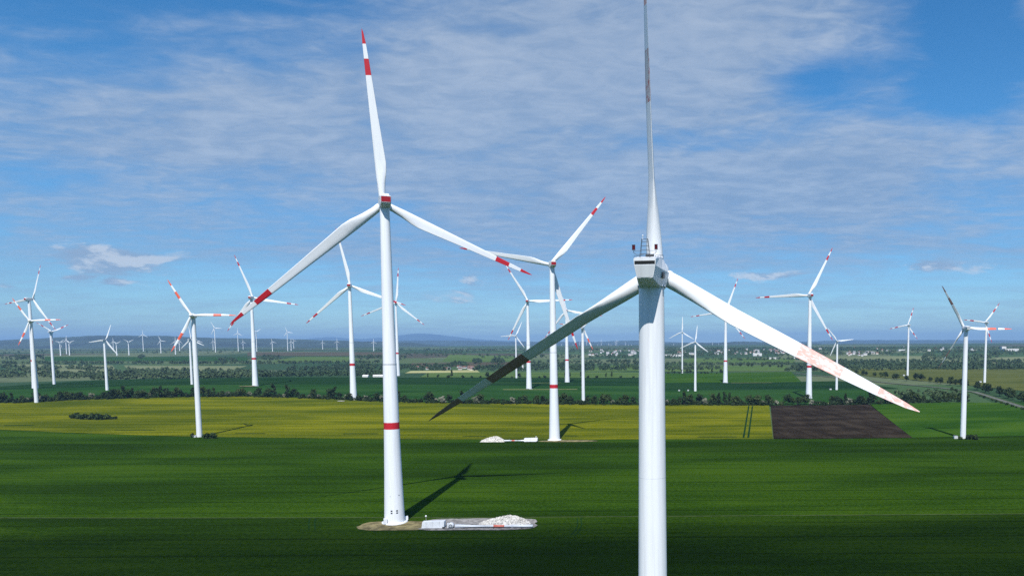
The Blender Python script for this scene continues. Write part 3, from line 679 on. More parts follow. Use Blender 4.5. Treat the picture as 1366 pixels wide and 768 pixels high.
def rubble_heap(x, y, w, d, h, label, seed):
    r = np.random.default_rng(seed); nx, ny = 44, 22
    root = empty('rubble_heap', (x, y, zt(x, y)+.2)); tag(root, label, 'rubble heap', 'rubble heaps at turbine feet')
    V = []
    for j in range(ny):
        for i in range(nx):
            u, v = i/(nx-1)*2-1, j/(ny-1)*2-1
            q = max(0, 1-abs(u-.25*(1-abs(u)))**1.6-abs(v)**1.8)
            V.append((u*w/2, v*d/2, h*q**.8*(1+.10*r.normal()) + .10*r.normal()*(q > 0) - .05))
    Q = [(j*nx+i, j*nx+i+1, (j+1)*nx+i+1, (j+1)*nx+i) for j in range(ny-1) for i in range(nx-1)]
    link('heap', np_mesh('heap', V, Q, M['rubble']), root)
    V = []; Q = []
    for k in range(700):                                      # loose lumps on the heap
        u, v = r.uniform(-1, 1), r.uniform(-1, 1); q = max(0, 1-abs(u-.25*(1-abs(u)))**1.6-abs(v)**1.8)
        if q <= 0: continue
        c = np.array([u*w/2, v*d/2, h*q**.8]); s = r.uniform(.10, .34)
        cube = np.array([(-1, -1, -1), (1, -1, -1), (1, 1, -1), (-1, 1, -1), (-1, -1, 1), (1, -1, 1), (1, 1, 1), (-1, 1, 1)])*s*r.uniform(.5, 1, 3) + r.normal(0, .06, (8, 3))
        b = len(V); V += list(cube + c); Q += [(b, b+3, b+2, b+1), (b+4, b+5, b+6, b+7), (b, b+1, b+5, b+4), (b+1, b+2, b+6, b+5), (b+2, b+3, b+7, b+6), (b+3, b, b+4, b+7)]
    o = link('rubble', np_mesh('rubble', V, Q, M['rubble']), root); o['kind'] = 'stuff'
def container(x, y, rz, L, W, h, label):
    root = empty('wrapped_housing', (x, y, zt(x, y)+.2), rz); tag(root, label, 'crate', 'wrapped parts at turbine feet')
    s = [[(-L/2, -W/2, z), (L/2, -W/2, z), (L/2, W/2, z), (-L/2, W/2, z)] for z in (.35,)]
    MB().add([(-L/2, -W/2, .35), (L/2-.2, -W/2, .35), (L/2-.2, W/2, .35), (-L/2, W/2, .35), (-L/2+.3, -W/2+.25, h*.92), (L/2, -W/2+.2, h), (L/2, W/2-.2, h), (-L/2+.3, W/2-.25, h*.92)],
             [(0, 3, 2, 1), (4, 5, 6, 7), (0, 1, 5, 4), (1, 2, 6, 5), (2, 3, 7, 6), (3, 0, 4, 7)]).build('housing', M['wrap'], root)
    for sx in (-.35, .35): MB().box((sx*L, 0, .17), (.5, W*.9, .34)).build('skid', M['dark'], root)
    for sx in (-.3, 0, .3): MB().box((sx*L, -W/2+.06, h*.55), (.06, .05, h*.8)).build('strap', M['steel'], root)
    MB().box((L/2-.35, -W/2+.0, .55), (.9, .5, .6)).build('access_hatch', M['black'], root)
    return root
def lying_blade(x, y, rz, L, label, cutb=True):
    root = empty('blade_part', (x, y, zt(x, y)+.25), rz); tag(root, label, 'turbine blade', 'blades lying at turbine feet')
    def body(x0, x1, r0, r1): return MB().rings([[(xx, math.cos(2*math.pi*i/14)*r*1.0, .9+math.sin(2*math.pi*i/14)*r*(.9 if k == 0 else .6)) for i in range(14)] for k, (xx, r) in enumerate(((x0, r0), ((x0+x1)/2, (r0+r1)/2), (x1, r1)))], 14)
    body(-L/2, -L*.10, .95, .55).build('blade_root', M['blade'], root, True)
    body(-L*.10, L*.22, .5, .72).build('blade_middle', M['blade'], root, True)
    body(L*.22, L/2, .75, 1.0).build('blade_shell', M['blade'], root, True)
    body(-L*.005, L*.135, .70, .74).build('red_stripe', M['fadered'], root, True)
    for xx in (-L*.38, L*.0, L*.36): MB().box((xx, 0, .18), (.5, 2.6, .36)).build('cradle', M['dark'], root)
    return root
def pole(x, y, label, h=2.6):
    root = empty('marker_post', (x, y, zt(x, y)+.1)); tag(root, label, 'post')
    MB().tube((0, 0, 0), (0, 0, h), .09, .07).build('post', M['steel'], root); MB().add(*sph((0, 0, h+.25), .42, 10, 7)).build('round_head', M['wrap'], root, True)
def site1():
    bx, by = WTS[0].location.x, WTS[0].location.y
    cx, cy = ground(533, 701.5)
    disc('dirt_pad', cx-.5, cy+.5, 17.5, 8.2, 'dirt', .22, 'bare yellowish earth round the tall turbine foot', 3, 0., 3.)
    g0, g1 = ground(637, 700), ground(637, 692)
    disc('gravel_pad', g0[0], (g1[1]+ground(637, 707)[1])/2, 25.3, (g1[1]-ground(637, 707)[1])/2+.4, 'gravel', .30, 'grey gravel hardstanding beside the tall turbine', 12, 0., 5.)
    p = ground(577, 706); container(p[0], p[1]+2.0, R_(2), 9.6, 3.2, 3.2, 'white sheeted block beside the tall turbine foot')
    p = ground(564.5, 700); pole(p[0], p[1]+4.5, 'round white headed post behind the sheeted block', 2.6)
    p = ground(600.5, 706)
    root = empty('hub_casting', (p[0], p[1]+1.6, zt(*p)+.3)); tag(root, 'round white hub casting on gravel between sheeted block and blade', 'hub')
    MB().rings([[(r*math.cos(2*math.pi*i/20), yy, 1.15+r*math.sin(2*math.pi*i/20)) for i in range(20)][::-1] for yy, r in ((-.9, 1.0), (.7, 1.25), (1.0, .9))], 20).build('casing', M['wrap'], root, True)
    MB().rings([[(r*math.cos(2*math.pi*i/20), yy, 1.15+r*math.sin(2*math.pi*i/20)) for i in range(20)][::-1] for yy, r in ((-.96, .72), (-.9, .74))], 20).build('flange_ring', M['dark'], root)
    MB().rings([[(r*math.cos(2*math.pi*i/20), yy, 1.15+r*math.sin(2*math.pi*i/20)) for i in range(20)][::-1] for yy, r in ((-1.02, .5), (-.9, .5))], 20).build('bore_cover', M['grey'], root)
    MB().box((0, 0, .12), (2.4, 2.2, .3)).build('pallet', M['dark'], root)
    MB().box((-1.25, 0, 1.2), (.6, 1.4, 1.9)).build('side_block', M['wrap'], root)
    p = ground(658, 706); lying_blade(p[0], p[1]+1.8, R_(-.5), 33.0, 'long white blade with red stripe lying in front of the rubble heap')
    p = ground(672, 701); rubble_heap(p[0], p[1]+2.5, 23, 9, 3.7, 'white rubble heap on the gravel behind the lying blade', 5)
    # skirt, cabinets and vents at the tower foot
    w = WTS[0]; H = 138.8
    MB().rings([circ(5.6, -.2), circ(5.4, .75), circ(4.5, .9)], 40).build('foundation', M['white'], w, True)
    for s, hh in ((-1, 2.3), (1, 1.6)):
        a_ = R_(-90+24)+s*R_(78); MB().box((5.1*math.cos(a_), 5.1*math.sin(a_), .7+hh/2), (1.5, 1.5, hh)).build('cabinet', M['white'], w)
    tw = [c for c in w.children if c.name.startswith('tower')][0]
    for an, zz, sc in ((-12, 5.3, 1.), (12, 5.3, 1.), (-17, 12.6, .35), (25, 12.9, .6)):
        a_ = R_(-90-24+18+an*1.3); rr = float(np.interp(zz, [0, .02*H, .15*H], [4.45, 4.3, 3.75]))
        for k in (0, 1):
            if sc < .9 and k: continue
            mb = MB().box((0, 0, 0), (.75*sc, .12, .55*sc)); o = mb.build('vent', M['dark'], tw)
            o.location = (rr*math.cos(a_), rr*math.sin(a_), zz+k*.95); o.rotation_euler = (0, 0, a_+math.pi/2)
site1()
def site2():
    cx, cy = ground(752, 588.5); disc('dirt_pad', cx+3, cy+1, 24, 5.5, 'dirt', .30, 'trampled earth round the rape-edge turbine foot', 9)
    MB().rings([circ(5.6, -.2), circ(5.4, .75), circ(4.5, .9)], 40).build('foundation', M['white'], WTS[1], True)
    p = ground(656, 589.8); rubble_heap(p[0], p[1]+5, 20, 8, 3.9, 'white rubble heap on the wheat edge left of the rape-edge turbine', 8)
    p = ground(686, 589.6); lying_blade(p[0], p[1]+1.5, R_(180), 17.0, 'short white blade piece lying between rubble heap and sheeted block')
    p = ground(708, 589.6); container(p[0], p[1]+1.5, 0, 10.8, 3.2, 3.2, 'white sheeted block left of the rape-edge turbine')
    p = ground(714.5, 588.5); pole(p[0], p[1]+3, 'small white headed post on the wheat edge by the far sheeted block', 3.0)
site2()
for i in (2, 4, 5, 7, 8): MB().rings([circ(5.4, -.2), circ(5.2, .7), circ(4.5, .9)], 24).build('foundation', M['white'], WTS[i], True)
def kiosk(pxy, w, d, h, label):
    p = ground(*pxy); root = empty('transformer_kiosk', (p[0], p[1]+d/2, zt(*p)), 0); tag(root, label, 'kiosk', 'transformer kiosks')
    MB().box((0, 0, h*.46), (w, d, h*.92)).build('cabin', M['wall2'], root); MB().box((0, 0, h*.96), (w+.3, d+.3, h*.09)).build('roof', M['grey'], root)
    for s in (-.22, .22): MB().box((s*w, -d/2-.02, h*.44), (w*.36, .05, h*.7)).build('door', M['grey'], root)
kiosk((1275.5, 585), 2.8, 2.4, 2.3, 'white transformer box left of the grey-bladed turbine foot'); kiosk((1308, 510), 4, 2.6, 2.4, 'white transformer box beside the rightmost turbine in the olive field')
kiosk((1206, 501), 4, 2.6, 2.4, 'white transformer box by the left turbine in the olive field'); kiosk((1108, 519.8), 3, 2.4, 2.0, 'white box in green field left of small plain turbine')
kiosk((906, 521.3), 2.5, 2.2, 1.8, 'left white box in the field left of the nearer plain turbine'); kiosk((918, 521.2), 2.5, 2.2, 1.8, 'right white box in the field left of the nearer plain turbine')
kiosk((258.5, 583.2), 3.0, 2.4, 1.7, 'small pale box at the foot of the orange-striped turbine')
for a, b, w in (((671, 519.6), (770, 519.2), 5.), ((748, 510.2), (706, 511), 3.), ((975, 510.6), (1030, 510.2), 4.), ((1082, 537.5), (1106, 538), 9.)):
    ribbon('gravel_track', [ground(*a), ground(*b)], w, M['straw'], .36, 'pale gravel track by a turbine')

# ------------------------------------------------------------------ trees
def leaf_cloud(r, n, W, H, z0, size, lumps=9, tall=1.):
    """leaf-sized faces spread over a lumpy crown volume, with gaps"""
    C = []; 
    for k in range(lumps):
        a = r.uniform(0, 6.28); rr = W*.5*math.sqrt(r.uniform(0, 1))*.72; z = z0 + H*(.12+.80*r.uniform(0, 1)); sq = 1 - abs((z-z0)/H-.42)*1.05
        C.append((rr*math.cos(a)*max(.35, sq), rr*math.sin(a)*max(.35, sq), z, W*r.uniform(.17, .30)))
    V = np.zeros((n*4, 3)); 
    for i in range(n):
        c = C[int(r.integers(len(C)))]; d = r.normal(size=3); d /= np.linalg.norm(d); q = c[3]*r.uniform(.55, 1.08)
        p = np.array([c[0]+d[0]*q, c[1]+d[1]*q, c[2]+d[2]*q*tall]); p[2] = max(p[2], z0*.8)
        nn = d + r.normal(size=3)*.6; nn /= np.linalg.norm(nn); a = np.cross(nn, r.normal(size=3)); a /= np.linalg.norm(a); b = np.cross(nn, a); s = size*r.uniform(.6, 1.25)
        for k, (u, v) in enumerate(((-1, -.6), (1, -.6), (.7, .8), (-.7, .8))): V[i*4+k] = p + a*u*s + b*v*s
    return V
PROTO = []
def make_proto(kind, seed):
    r = np.random.default_rng(seed)
    if kind == 'round': W, H, z0, tr, n = 9, 7.5, 1.6, .28, 330
    elif kind == 'tall': W, H, z0, tr, n = 5.5, 12, 1.5, .26, 330
    elif kind == 'bush': W, H, z0, tr, n = 7, 3.6, .2, .14, 230
    else: W, H, z0, tr, n = 7, 5.0, .5, .18, 260
    V = leaf_cloud(r, n, W, H, z0, .62, 10 if kind != 'tall' else 13)
    crown = np_mesh('crown', V, np.arange(n*4).reshape(-1, 4), M['leaf_pale'] if kind == 'pale' else M['leaf'])
    mb = MB().tube((0, 0, -.6), (.1, .05, z0+H*.35), tr, tr*.6, 7)
    for k in range(4):
        a = k*1.6+r.uniform(0, 1); mb.tube((.08, .04, z0+H*(.08+.07*k)), (W*.28*math.cos(a), W*.28*math.sin(a), z0+H*(.35+.1*k)), tr*.45, tr*.15, 5)
    PROTO.append((kind, crown, mb.data('trunk', M['bark'], True)))
for k, s in (('round', 1), ('round', 2), ('round', 3), ('tall', 4), ('tall', 5), ('bush', 6), ('bush', 7), ('pale', 8), ('pale', 9), ('round', 10)): make_proto(k, s)
def plant(kind, x, y, sc, label, group, cat='tree', sz=1.):
    c = [p for p in PROTO if p[0] == kind]; p = c[random.randrange(len(c))]
    root = empty('bush' if kind in ('bush', 'pale') else 'tree', (x, y, zt(x, y)), random.uniform(0, 6.28)); root.scale = (sc, sc, sc*sz)
    tag(root, label, 'bush' if kind in ('bush', 'pale') else cat, group)
    link('trunk', p[2], root); link('crown', p[1], root)
KW = {'round': 'dark round-crowned tree', 'tall': 'tall narrow dark tree', 'bush': 'low dark green bush', 'pale': 'pale blossoming bush'}
HEDGE = [(-8, 538), (30, 537.5), (120, 533.5), (230, 530.5), (330, 529.5), (420, 532), (500, 536), (600, 538.8), (760, 540), (1026, 541.3), (1090, 541), (1160, 540), (1250, 537), (1290, 536)]
MARKS = [(0, 'at the left edge'), (48, 'right of the overlapping left-edge turbines'), (143, 'left of the orange-striped turbine'), (262, 'right of the orange-striped turbine'), (340, 'right of the mound turbine'), (472, 'left of the tall dirt-pad tower'),
         (526, 'right of the tall dirt-pad tower'), (640, 'left of the rape-edge tower'), (740, 'right of the rape-edge tower'), (890, 'right of the nearest tower'), (980, 'above the rape field corner'), (1040, 'above the ploughed strip'), (1160, 'above the bright green crop')]
def where(x): return [t for a, t in MARKS if x >= a-9][-1]
x = -6.0
while x < 1292:
    y = float(np.interp(x, [p[0] for p in HEDGE], [p[1] for p in HEDGE]))
    q = random.random()
    if 1083 < x < 1108: x += 8; continue
    dense = 1. if x < 560 or 880 < x else .8
    kind = 'round' if q < .50 else 'bush' if q < .74 else 'tall' if q < .86 else 'pale'
    g = ground(x, y - random.uniform(.6, 2.2)); sc = random.uniform(.85, 1.45)
    plant(kind, g[0], g[1], sc, f'{KW[kind]} in the hedge {where(x)}', 'hedge behind the rape field')
    x += random.uniform(4.6, 8.4)/dense
H_UNDER = [((a[0], a[1]-.2), (b[0], b[1]-.2), (b[0], b[1]-2.2), (a[0], a[1]-2.2), abs(b[0]-a[0])*.75) for a, b in zip(HEDGE[:-1], HEDGE[1:]) if not (a[0] == 1026)]
HEDGE_UNDER = H_UNDER
# avenue along the road on the right
for xa, xb, ya, yb, n, sc in ((1300, 1420, 519, 551, 13, 1.05), (1216, 1296, 506, 517, 9, 1.0), (1128, 1212, 497.5, 508, 10, .95), (1040, 1126, 490.5, 498.5, 10, .9), (962, 1040, 487.5, 490.5, 8, .9)):
    for k in range(n):
        t = (k+random.uniform(.1, .9))/n; g = ground(xa+(xb-xa)*t, ya+(yb-ya)*t+random.uniform(-.4, .4))
        seg = {1300: 'bottom right stretch of the road', 1216: 'road left of the grey-bladed turbine', 1128: 'road beside the olive field', 1040: 'road behind the tall red-banded turbine', 962: 'far end of the road'}[xa]
        plant('round', g[0], g[1], 1.3*sc*random.uniform(.8, 1.2), f'roadside tree on the {seg}', 'avenue trees along the road')
for k in range(16):
    t = (k+random.uniform(.1, .9))/16; xx = 1304+ (1415-1304)*t; g = ground(xx, float(np.interp(xx, [1300, 1330, 1366, 1420], [526, 536, 547, 560]))); plant('bush', g[0], g[1], random.uniform(.45, .8), 'low bush on the near verge of the road', 'bushes along the road verge')
# poplars and bushes in the line behind the green fields
for k in range(26):
    xx = 566+ (860-566)*(k+random.uniform(.1, .9))/26; g = ground(xx, 503.6); kd = random.choice(['tall', 'bush', 'round', 'bush'])
    plant(kd, g[0], g[1], random.uniform(.7, 1.25), f'{KW[kd]} in the far line {"right of" if xx > 740 else "left of"} the rape-edge tower', 'tree line behind the green fields')
for k in range(16):
    xx = 884+(962-884)*(k+random.uniform(.1, .9))/16; g = ground(xx, 498.0); kd = random.choice(['tall', 'bush', 'round'])
    plant(kd, g[0], g[1], random.uniform(.7, 1.2), f'{KW[kd]} in the far line right of the nearest tower', 'tree line behind the green fields')
# small copse in the rape field
for k in range(13):
    g = ground(96+57*k/12+random.uniform(-2, 2), 558.5+1.2*k/12+random.uniform(-.8, .4)); plant('bush', g[0], g[1], random.uniform(1., 1.4)*(.7 if k in (0, 11, 12) else 1), 'dark bush in the small copse within the rape field', 'copse in the rape field')
for p, s, lab in (((257, 583), .75, 'small round bush left of the orange-striped turbine foot'), ((276, 584.3), 1.0, 'left bush right of the orange-striped turbine foot'), ((285, 584.6), 1.1, 'right bush right of the orange-striped turbine foot'),
                  ((1281, 586), .6, 'small bush in front of the grey-bladed turbine foot'), ((1293, 586), .95, 'left bush right of the grey-bladed turbine foot'), ((1300, 586.3), 1.0, 'right bush right of the grey-bladed turbine foot')):
    g = ground(*p); plant('bush', g[0], g[1], s, lab, 'bushes at turbine feet')
# woods: masses of trees nobody could count
def wood(name, quads, dens, hmin, hmax, label, mat='leaf_far', leaf=26, seed=1):
    r = np.random.default_rng(seed); P = []
    for a, b, c, d, n in quads:
        A, B, C_, D = (np.array(ground(*q)) for q in (a, b, c, d))
        for _ in range(int(n*dens)):
            u, v = r.uniform(), r.uniform(); P.append((A*(1-u)+B*u)*(1-v) + (D*(1-u)+C_*u)*v + r.normal(size=2)*3)
    P = np.array(P); T = len(P); h = r.uniform(hmin, hmax, T); w = h*r.uniform(.75, 1.15, T)
    base = np.stack([P[:, 0], P[:, 1], terr(P[:, 0], P[:, 1])], -1)
    d = r.normal(size=(T, leaf, 3)); d /= np.linalg.norm(d, axis=-1, keepdims=True); d *= r.uniform(.7, 1.05, (T, leaf, 1)); d[..., 2] = np.abs(d[..., 2])*1.1 - .35*(r.uniform(size=(T, leaf)) < .5)
    c = base[:, None] + np.stack([d[..., 0]*w[:, None]*.5, d[..., 1]*w[:, None]*.5, h[:, None]*(.38+.56*np.clip(d[..., 2], -.6, 1.))], -1)
    nn = d + r.normal(size=d.shape)*.5; nn /= np.linalg.norm(nn, axis=-1, keepdims=True)
    a = np.cross(nn, r.normal(size=d.shape)); a /= np.linalg.norm(a, axis=-1, keepdims=True); b = np.cross(nn, a); s = (h[:, None]*r.uniform(.13, .24, (T, leaf)))[..., None]
    V = np.stack([c-a*s-b*s*.7, c+a*s-b*s*.7, c+a*s*.7+b*s*.8, c-a*s*.7+b*s*.8], 2).reshape(-1, 3)
    o = link(name, np_mesh(name, V, np.arange(len(V)).reshape(-1, 4), M[mat])); o['kind'] = 'stuff'; o['label'] = label
wood('hedge_undergrowth', HEDGE_UNDER, 1., 2.2, 5.5, 'dense undergrowth filling the hedge behind the rape field', 'leaf', 30, 21)
wood('woodland', [((-30, 503), (130, 505), (130, 497), (-30, 496), 190), ((0, 495), (70, 497), (90, 489), (0, 488), 70), ((125, 507), (345, 504), (345, 497), (130, 498), 420), ((150, 497), (345, 498), (345, 495.5), (175, 493), 120), ((85, 492), (150, 499), (160, 495), (105, 488), 60)], 1., 6, 12, 'dark wood belt behind the left fields', seed=2)
wood('woodland', [((345, 503.5), (520, 501.5), (520, 495), (345, 496), 300), ((440, 494), (530, 494), (530, 487), (430, 488), 130), ((380, 494), (440, 494), (430, 490), (390, 490), 40)], 1., 6, 12, 'dark wood belt left of the tall dirt-pad tower', seed=3)
wood('woodland', [((530, 494.5), (600, 494.5), (600, 488), (530, 489), 120), ((630, 495), (860, 493.5), (860, 486.5), (640, 489), 330), ((600, 489), (625, 489), (622, 484.5), (603, 485), 60), ((632, 485.5), (642, 485.5), (642, 480), (633, 480), 30), ((655, 485), (672, 485), (670, 479), (657, 479), 50), ((860, 486.5), (640, 490), (700, 483), (860, 480), 160)], 1., 6, 12, 'woods round the village', seed=4)
wood('woodland', [((1050, 495.5), (1400, 492.5), (1400, 488), (1060, 487.5), 520), ((1060, 487.5), (1400, 488), (1400, 483.5), (1090, 481.5), 420), ((1090, 485), (1366, 483), (1366, 481), (1090, 480.5), 130)], 1., 6, 11.5, 'broad wood belt behind the olive field', seed=5)
wood('woodland', [((880, 488), (1060, 487), (1060, 484.8), (880, 485.5), 130), ((880, 494), (960, 493.5), (960, 490.5), (880, 490), 80), ((940, 481.5), (1070, 480), (1070, 478.5), (940, 479.5), 60)], 1., 6, 11, 'broken hedge lines right of the nearest tower', seed=6)
wood('woodland', [((1190, 536.5), (1290, 533.5), (1285, 520), (1180, 524), 60)], 1., 4, 8, 'scrub between hedge and road', seed=7)
wood('woodland', [((0, 485.5), (330, 485.5), (330, 484.2), (0, 484.3), 150), ((330, 486), (520, 484.5), (520, 483), (330, 484), 90), ((0, 480), (60, 481), (60, 475), (0, 474), 60), ((350, 480), (374, 481), (372, 475), (352, 475), 40), ((290, 483), (316, 483), (312, 479), (293, 479), 30), ((183, 478), (195, 478), (193, 475.5), (185, 475.5), 14), ((480, 480), (540, 481), (540, 475), (470, 475), 70), ((640, 478), (860, 478), (860, 474), (640, 474), 110)], 1., 7, 13, 'hedgerows and copses on the far slopes', seed=8)
wood('woodland', [((500, 470.5), (860, 470.5), (860, 465), (500, 465.5), 520), ((0, 473), (330, 471), (330, 466), (0, 467), 170), ((540, 475), (620, 476), (620, 471), (540, 471), 60)], .8, 7, 13, 'dark woods along the central plain', leaf=18, seed=9)
wood('woodland', [((880, 475.5), (1080, 475.5), (1080, 464), (880, 464), 900), ((1060, 474), (1420, 474), (1420, 464), (1060, 463.5), 1300), ((860, 477.5), (930, 478), (930, 474), (860, 474), 90), ((1230, 481), (1330, 480.5), (1330, 474), (1230, 474), 200)], .8, 7, 14, 'wooded plain in and round the far town', leaf=16, seed=10)

# ------------------------------------------------------------------ villages, town and halls
HM = {}
def house_data(W, D, h, rh, wm, rm):
    key = (W, D, h, rh, wm, rm)
    if key not in HM:
        wall = MB().add([(-W/2, -D/2, 0), (W/2, -D/2, 0), (W/2, D/2, 0), (-W/2, D/2, 0), (-W/2, -D/2, h), (W/2, -D/2, h), (W/2, D/2, h), (-W/2, D/2, h), (-W/2, 0, h+rh), (W/2, 0, h+rh)],
                        [(0, 1, 5, 4), (2, 3, 7, 6), (1, 2, 6, 9, 5), (3, 0, 4, 8, 7)]).data('wall', M[wm])
        e = .5; roof = MB().add([(-W/2-e, -D/2-e, h-.3), (W/2+e, -D/2-e, h-.3), (W/2+e, 0, h+rh+.25), (-W/2-e, 0, h+rh+.25), (-W/2-e, D/2+e, h-.3), (W/2+e, D/2+e, h-.3), (-W/2-e, -D/2-e, h-.05), (W/2+e, -D/2-e, h-.05), (W/2+e, 0, h+rh+.5), (-W/2-e, 0, h+rh+.5), (-W/2-e, D/2+e, h-.05), (W/2+e, D/2+e, h-.05)],
                        [(6, 7, 8, 9), (9, 8, 11, 10), (0, 3, 2, 1), (3, 4, 5, 2), (0, 1, 7, 6), (5, 4, 10, 11), (0, 6, 9, 3), (3, 9, 10, 4), (1, 2, 8, 7), (2, 5, 11, 8)]).data('roof', M[rm])
        win = MB()
        HM[key] = (wall, roof, MB().box((0, 0, 0), (1.2, .08, 1.4)).data('window', M['glass']))
    return HM[key]
def house(x, y, rz, W, D, h, rh, wm, rm, label, group, wins=True, name='house', cat='house'):
    wall, roof, win = house_data(W, D, h, rh, wm, rm)
    root = empty(name, (x, y, zt(x, y)), rz); tag(root, label, cat, group)
    link('wall', wall, root); link('roof', roof, root)
    if wins:
        for k in (-.3, 0, .3):
            o = link('window', win, root); o.location = (k*W, -D/2-.03, h*.6)
for k in range(24):
    xx = random.uniform(548, 632) if k < 19 else random.uniform(618, 634); g = ground(xx, random.uniform(489.8, 493.6)); wm = random.choice(['wall', 'wall2', 'wall'])
    rm = random.choice(['roof', 'roof', 'roof2'])
    house(g[0], g[1], random.uniform(-.6, .6), random.choice([8, 10]), 7, random.choice([3.5, 4.5]), 2.6, wm, rm, f'{"white" if wm == "wall2" else "cream"} village house with {"red tiled" if rm == "roof" else "grey"} roof left of the rape-edge turbine', 'village houses')
g = ground(697.5, 493.5); house(g[0], g[1], 0, 4, 4, 15, 6, 'wall2', 'roof2', 'white church tower in trees behind the dark near blade', None, False, 'church_tower', 'tower')
def town(n, x0, x1, y0, y1, label, group, seed, big=False):
    r = random.Random(seed)
    for k in range(n):
        g = ground(r.uniform(x0, x1), r.uniform(y0, y1)); wm = 'wall2' if r.random() < .7 else 'wall'
        s = [(9, 8, 5, 3), (12, 8, 6, 3.5), (16, 9, 7, 3)][r.randrange(3)]
        house(g[0], g[1], r.uniform(-.5, .5), *s, wm, r.choice(['roof', 'roof2', 'roof2']), label, group, False)
town(30, 786, 858, 467.5, 475, 'small pale house in the far town left of the nearest tower', 'far town left of the nearest tower', 1)
town(44, 955, 1065, 466, 473, 'small pale house in the far town right of the nearest tower', 'far town right of the nearest tower', 2)
town(16, 1130, 1170, 470, 475, 'pale house in the settlement at the edge of the pale field', 'settlement by the pale field', 3)
town(18, 1070, 1366, 463.5, 469, 'tiny pale house scattered on the wooded plain at right', 'scattered houses on the right plain', 4)
town(8, 905, 935, 469, 474.5, 'pale house beside the long white hall', 'houses by the long white hall', 5)
def hall(pxy, W, D, h, label, rz=0.):
    g = ground(*pxy); root = empty('hall', (g[0], g[1], zt(*g)), rz); tag(root, label, 'hall')
    MB().box((0, 0, h/2), (W, D, h)).build('wall', M['wall2'], root); MB().box((0, 0, h+.4), (W+1, D+1, .8)).build('roof', M['wall2'], root)
    for k in range(5): MB().box((W*(-.4+.2*k), -D/2-.1, h*.3), (W*.07, .2, h*.5)).build('gate', M['grey'], root)
hall((898, 475.5), 90, 30, 9, 'long low white hall right of the nearest tower'); hall((1348, 468.2), 70, 30, 12, 'large white factory hall at the right edge'); hall((1338, 467.8), 22, 22, 22, 'taller white block beside the factory hall')
hall((1203, 468), 40, 20, 8, 'small white hall left of the olive field turbine tower'); hall((1297, 468.3), 35, 16, 7, 'small white hall between the two right turbines'); hall((1010, 474.6), 40, 22, 12, 'bright white block in the far town')
hall((1032, 478.8), 40, 22, 6, 'low white shed in front of the far town'); hall((1066, 478), 45, 20, 5, 'grey-white low shed behind the nearest blade stripe')
for p, w, lab in (((488, 502.8), 9, 'left of two white tents left of the tall dirt-pad tower'), ((507, 502.6), 22, 'right of two white tents left of the tall dirt-pad tower')):
    g = ground(*p); house(g[0], g[1], 0, w*1.2, 8, 2.5, 1.8, 'wall2', 'wall2', lab, None, False, 'tent', 'tent')
g = ground(454, 535.5); disc('chalk_heap', g[0], g[1]+2, 5, 3, 'rubble', .8, 'small pale heap by the hedge', 4)
g = ground(331, 515.5); disc('dirt_pad', g[0], g[1], 14, 8, 'dirt', .8, 'pale mound at a turbine foot', 6)

# ------------------------------------------------------------------ alike things are told apart by their order from the left
def ordinal(n):
    if n <= len(ORD): return ORD[n-1]
    t = {2: 'twenty', 3: 'thirty', 4: 'forty'}[n//10]
    return t + '-' + ORD[n % 10-1] if n % 10 else {30: 'thirtieth', 40: 'fortieth'}[n]
def across(o):
    d = np.array(o.location) - CAMP; return float((d@rt)/(d@fw))
same = {}
for o in COL.objects:
    if o.parent is None and 'label' in o and 'category' in o: same.setdefault(o['label'], []).append(o)
for lab, obs in same.items():
    if len(obs) > 1:
        for n, o in enumerate(sorted(obs, key=across)): o['label'] = f'{lab}, {ordinal(n+1)} from left'
# ------------------------------------------------------------------ air
hb = bpy.data.materials.new('haze_air'); hb.use_nodes = True; hb.node_tree.nodes.clear(); w = NT(hb.node_tree)
pv = w.n('ShaderNodeVolumePrincipled', i_Color=(.36, .62, 1, 1), i_Density=4.3e-5, i_Anisotropy=.0); w.n('ShaderNodeOutputMaterial', i_Volume=pv.outputs[0])
S = 47000; hz = MB().box((0, 0, (620-4)/2), (2*S, 2*S, 624)).build('haze', hb); hz['kind'] = 'stuff'; hz['label'] = 'thin blue haze over the land'

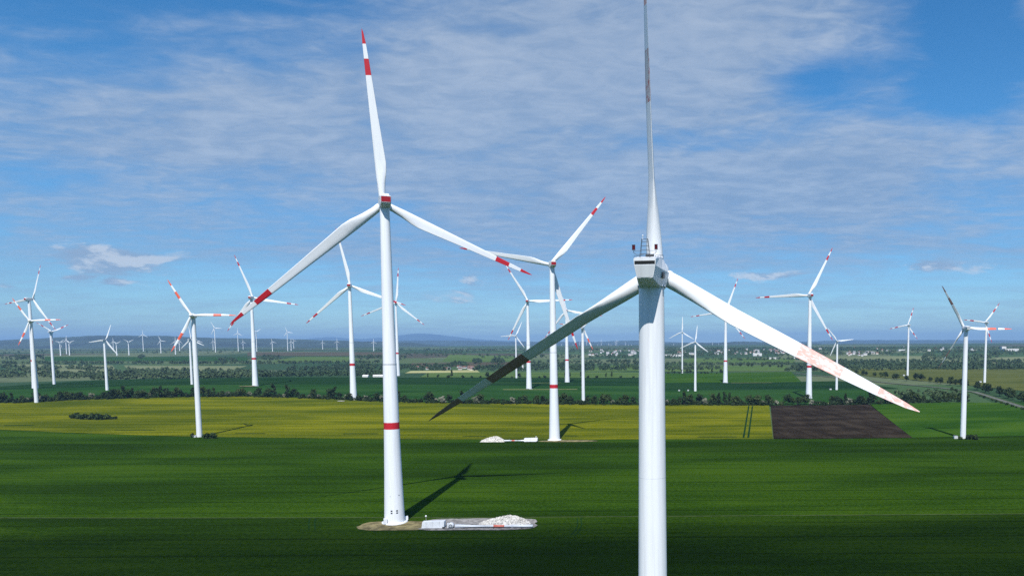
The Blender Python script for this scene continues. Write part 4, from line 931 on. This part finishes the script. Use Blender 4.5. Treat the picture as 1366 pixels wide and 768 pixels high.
# ------------------------------------------------------------------ two added clouds out of view, shaped to lay shade bands on the wheat
cm = bpy.data.materials.new('shade_cloud_vapour'); cm.use_nodes = True; cm.node_tree.nodes.clear(); w = NT(cm.node_tree)
cv = w.n('ShaderNodeVolumePrincipled', i_Color=(.95, .96, 1, 1), i_Density=.010, i_Anisotropy=.3); w.n('ShaderNodeOutputMaterial', i_Volume=cv.outputs[0])
def cloud(y_shadow, half, x0, x1, thick, label, seed, alt=950.):  # added cloud out of view, shaped to lay a shade band
    r = random.Random(seed); nx, ny = 64, 18; ph = [r.uniform(0, 6.28) for _ in range(6)]
    back = alt/math.tan(SUN_EL); V = []; sxo = -sdir.x/math.hypot(sdir.x, sdir.y)*back
    for side in (1, -1):
        for j in range(ny):
            for i in range(nx):
                u = i/(nx-1); v = j/(ny-1)*2-1; e = math.sin(math.pi*u)**.5
                hw = half*(.75+.2*math.sin(u*9+ph[0])*.5+.08*math.sin(u*23+ph[1]))*e + 1
                yc = y_shadow + half*.12*math.sin(u*7+ph[2])
                t = thick*(1-v*v)**1.6*e*(1+.25*math.sin(u*31+v*3+ph[3])*math.sin(u*13+ph[4])) + .05
                V.append((x0+(x1-x0)*u - sxo, yc+v*hw-back, side*t*(.65 if side > 0 else .35)))
    N = nx*ny; Q = []
    for j in range(ny-1):
        for i in range(nx-1):
            a = j*nx+i; Q.append((a, a+1, a+nx+1, a+nx)); Q.append((N+a, N+a+nx, N+a+nx+1, N+a+1))
    for i in range(nx-1):
        a = i; b = (ny-1)*nx+i; Q.append((a, N+a, N+a+1, a+1)); Q.append((b, b+1, N+b+1, N+b))
    for j in range(ny-1):
        a = j*nx; b = j*nx+nx-1; Q.append((a, a+nx, N+a+nx, N+a)); Q.append((b, N+b, N+b+nx, b+nx))
    o = link('cloud', np_mesh('cloud', V, Q, cm, True)); o.location = (0, 0, alt); tag(o, label, 'cloud', 'unseen clouds added for shade')
cloud(246, 84, -1300, 1350, 150, 'long soft unseen cloud added to shade the front of the wheat', 4)
cloud(560, 40, -900, 950, 55, 'thin unseen cloud streak added to shade the wheat along the rape edge', 9)
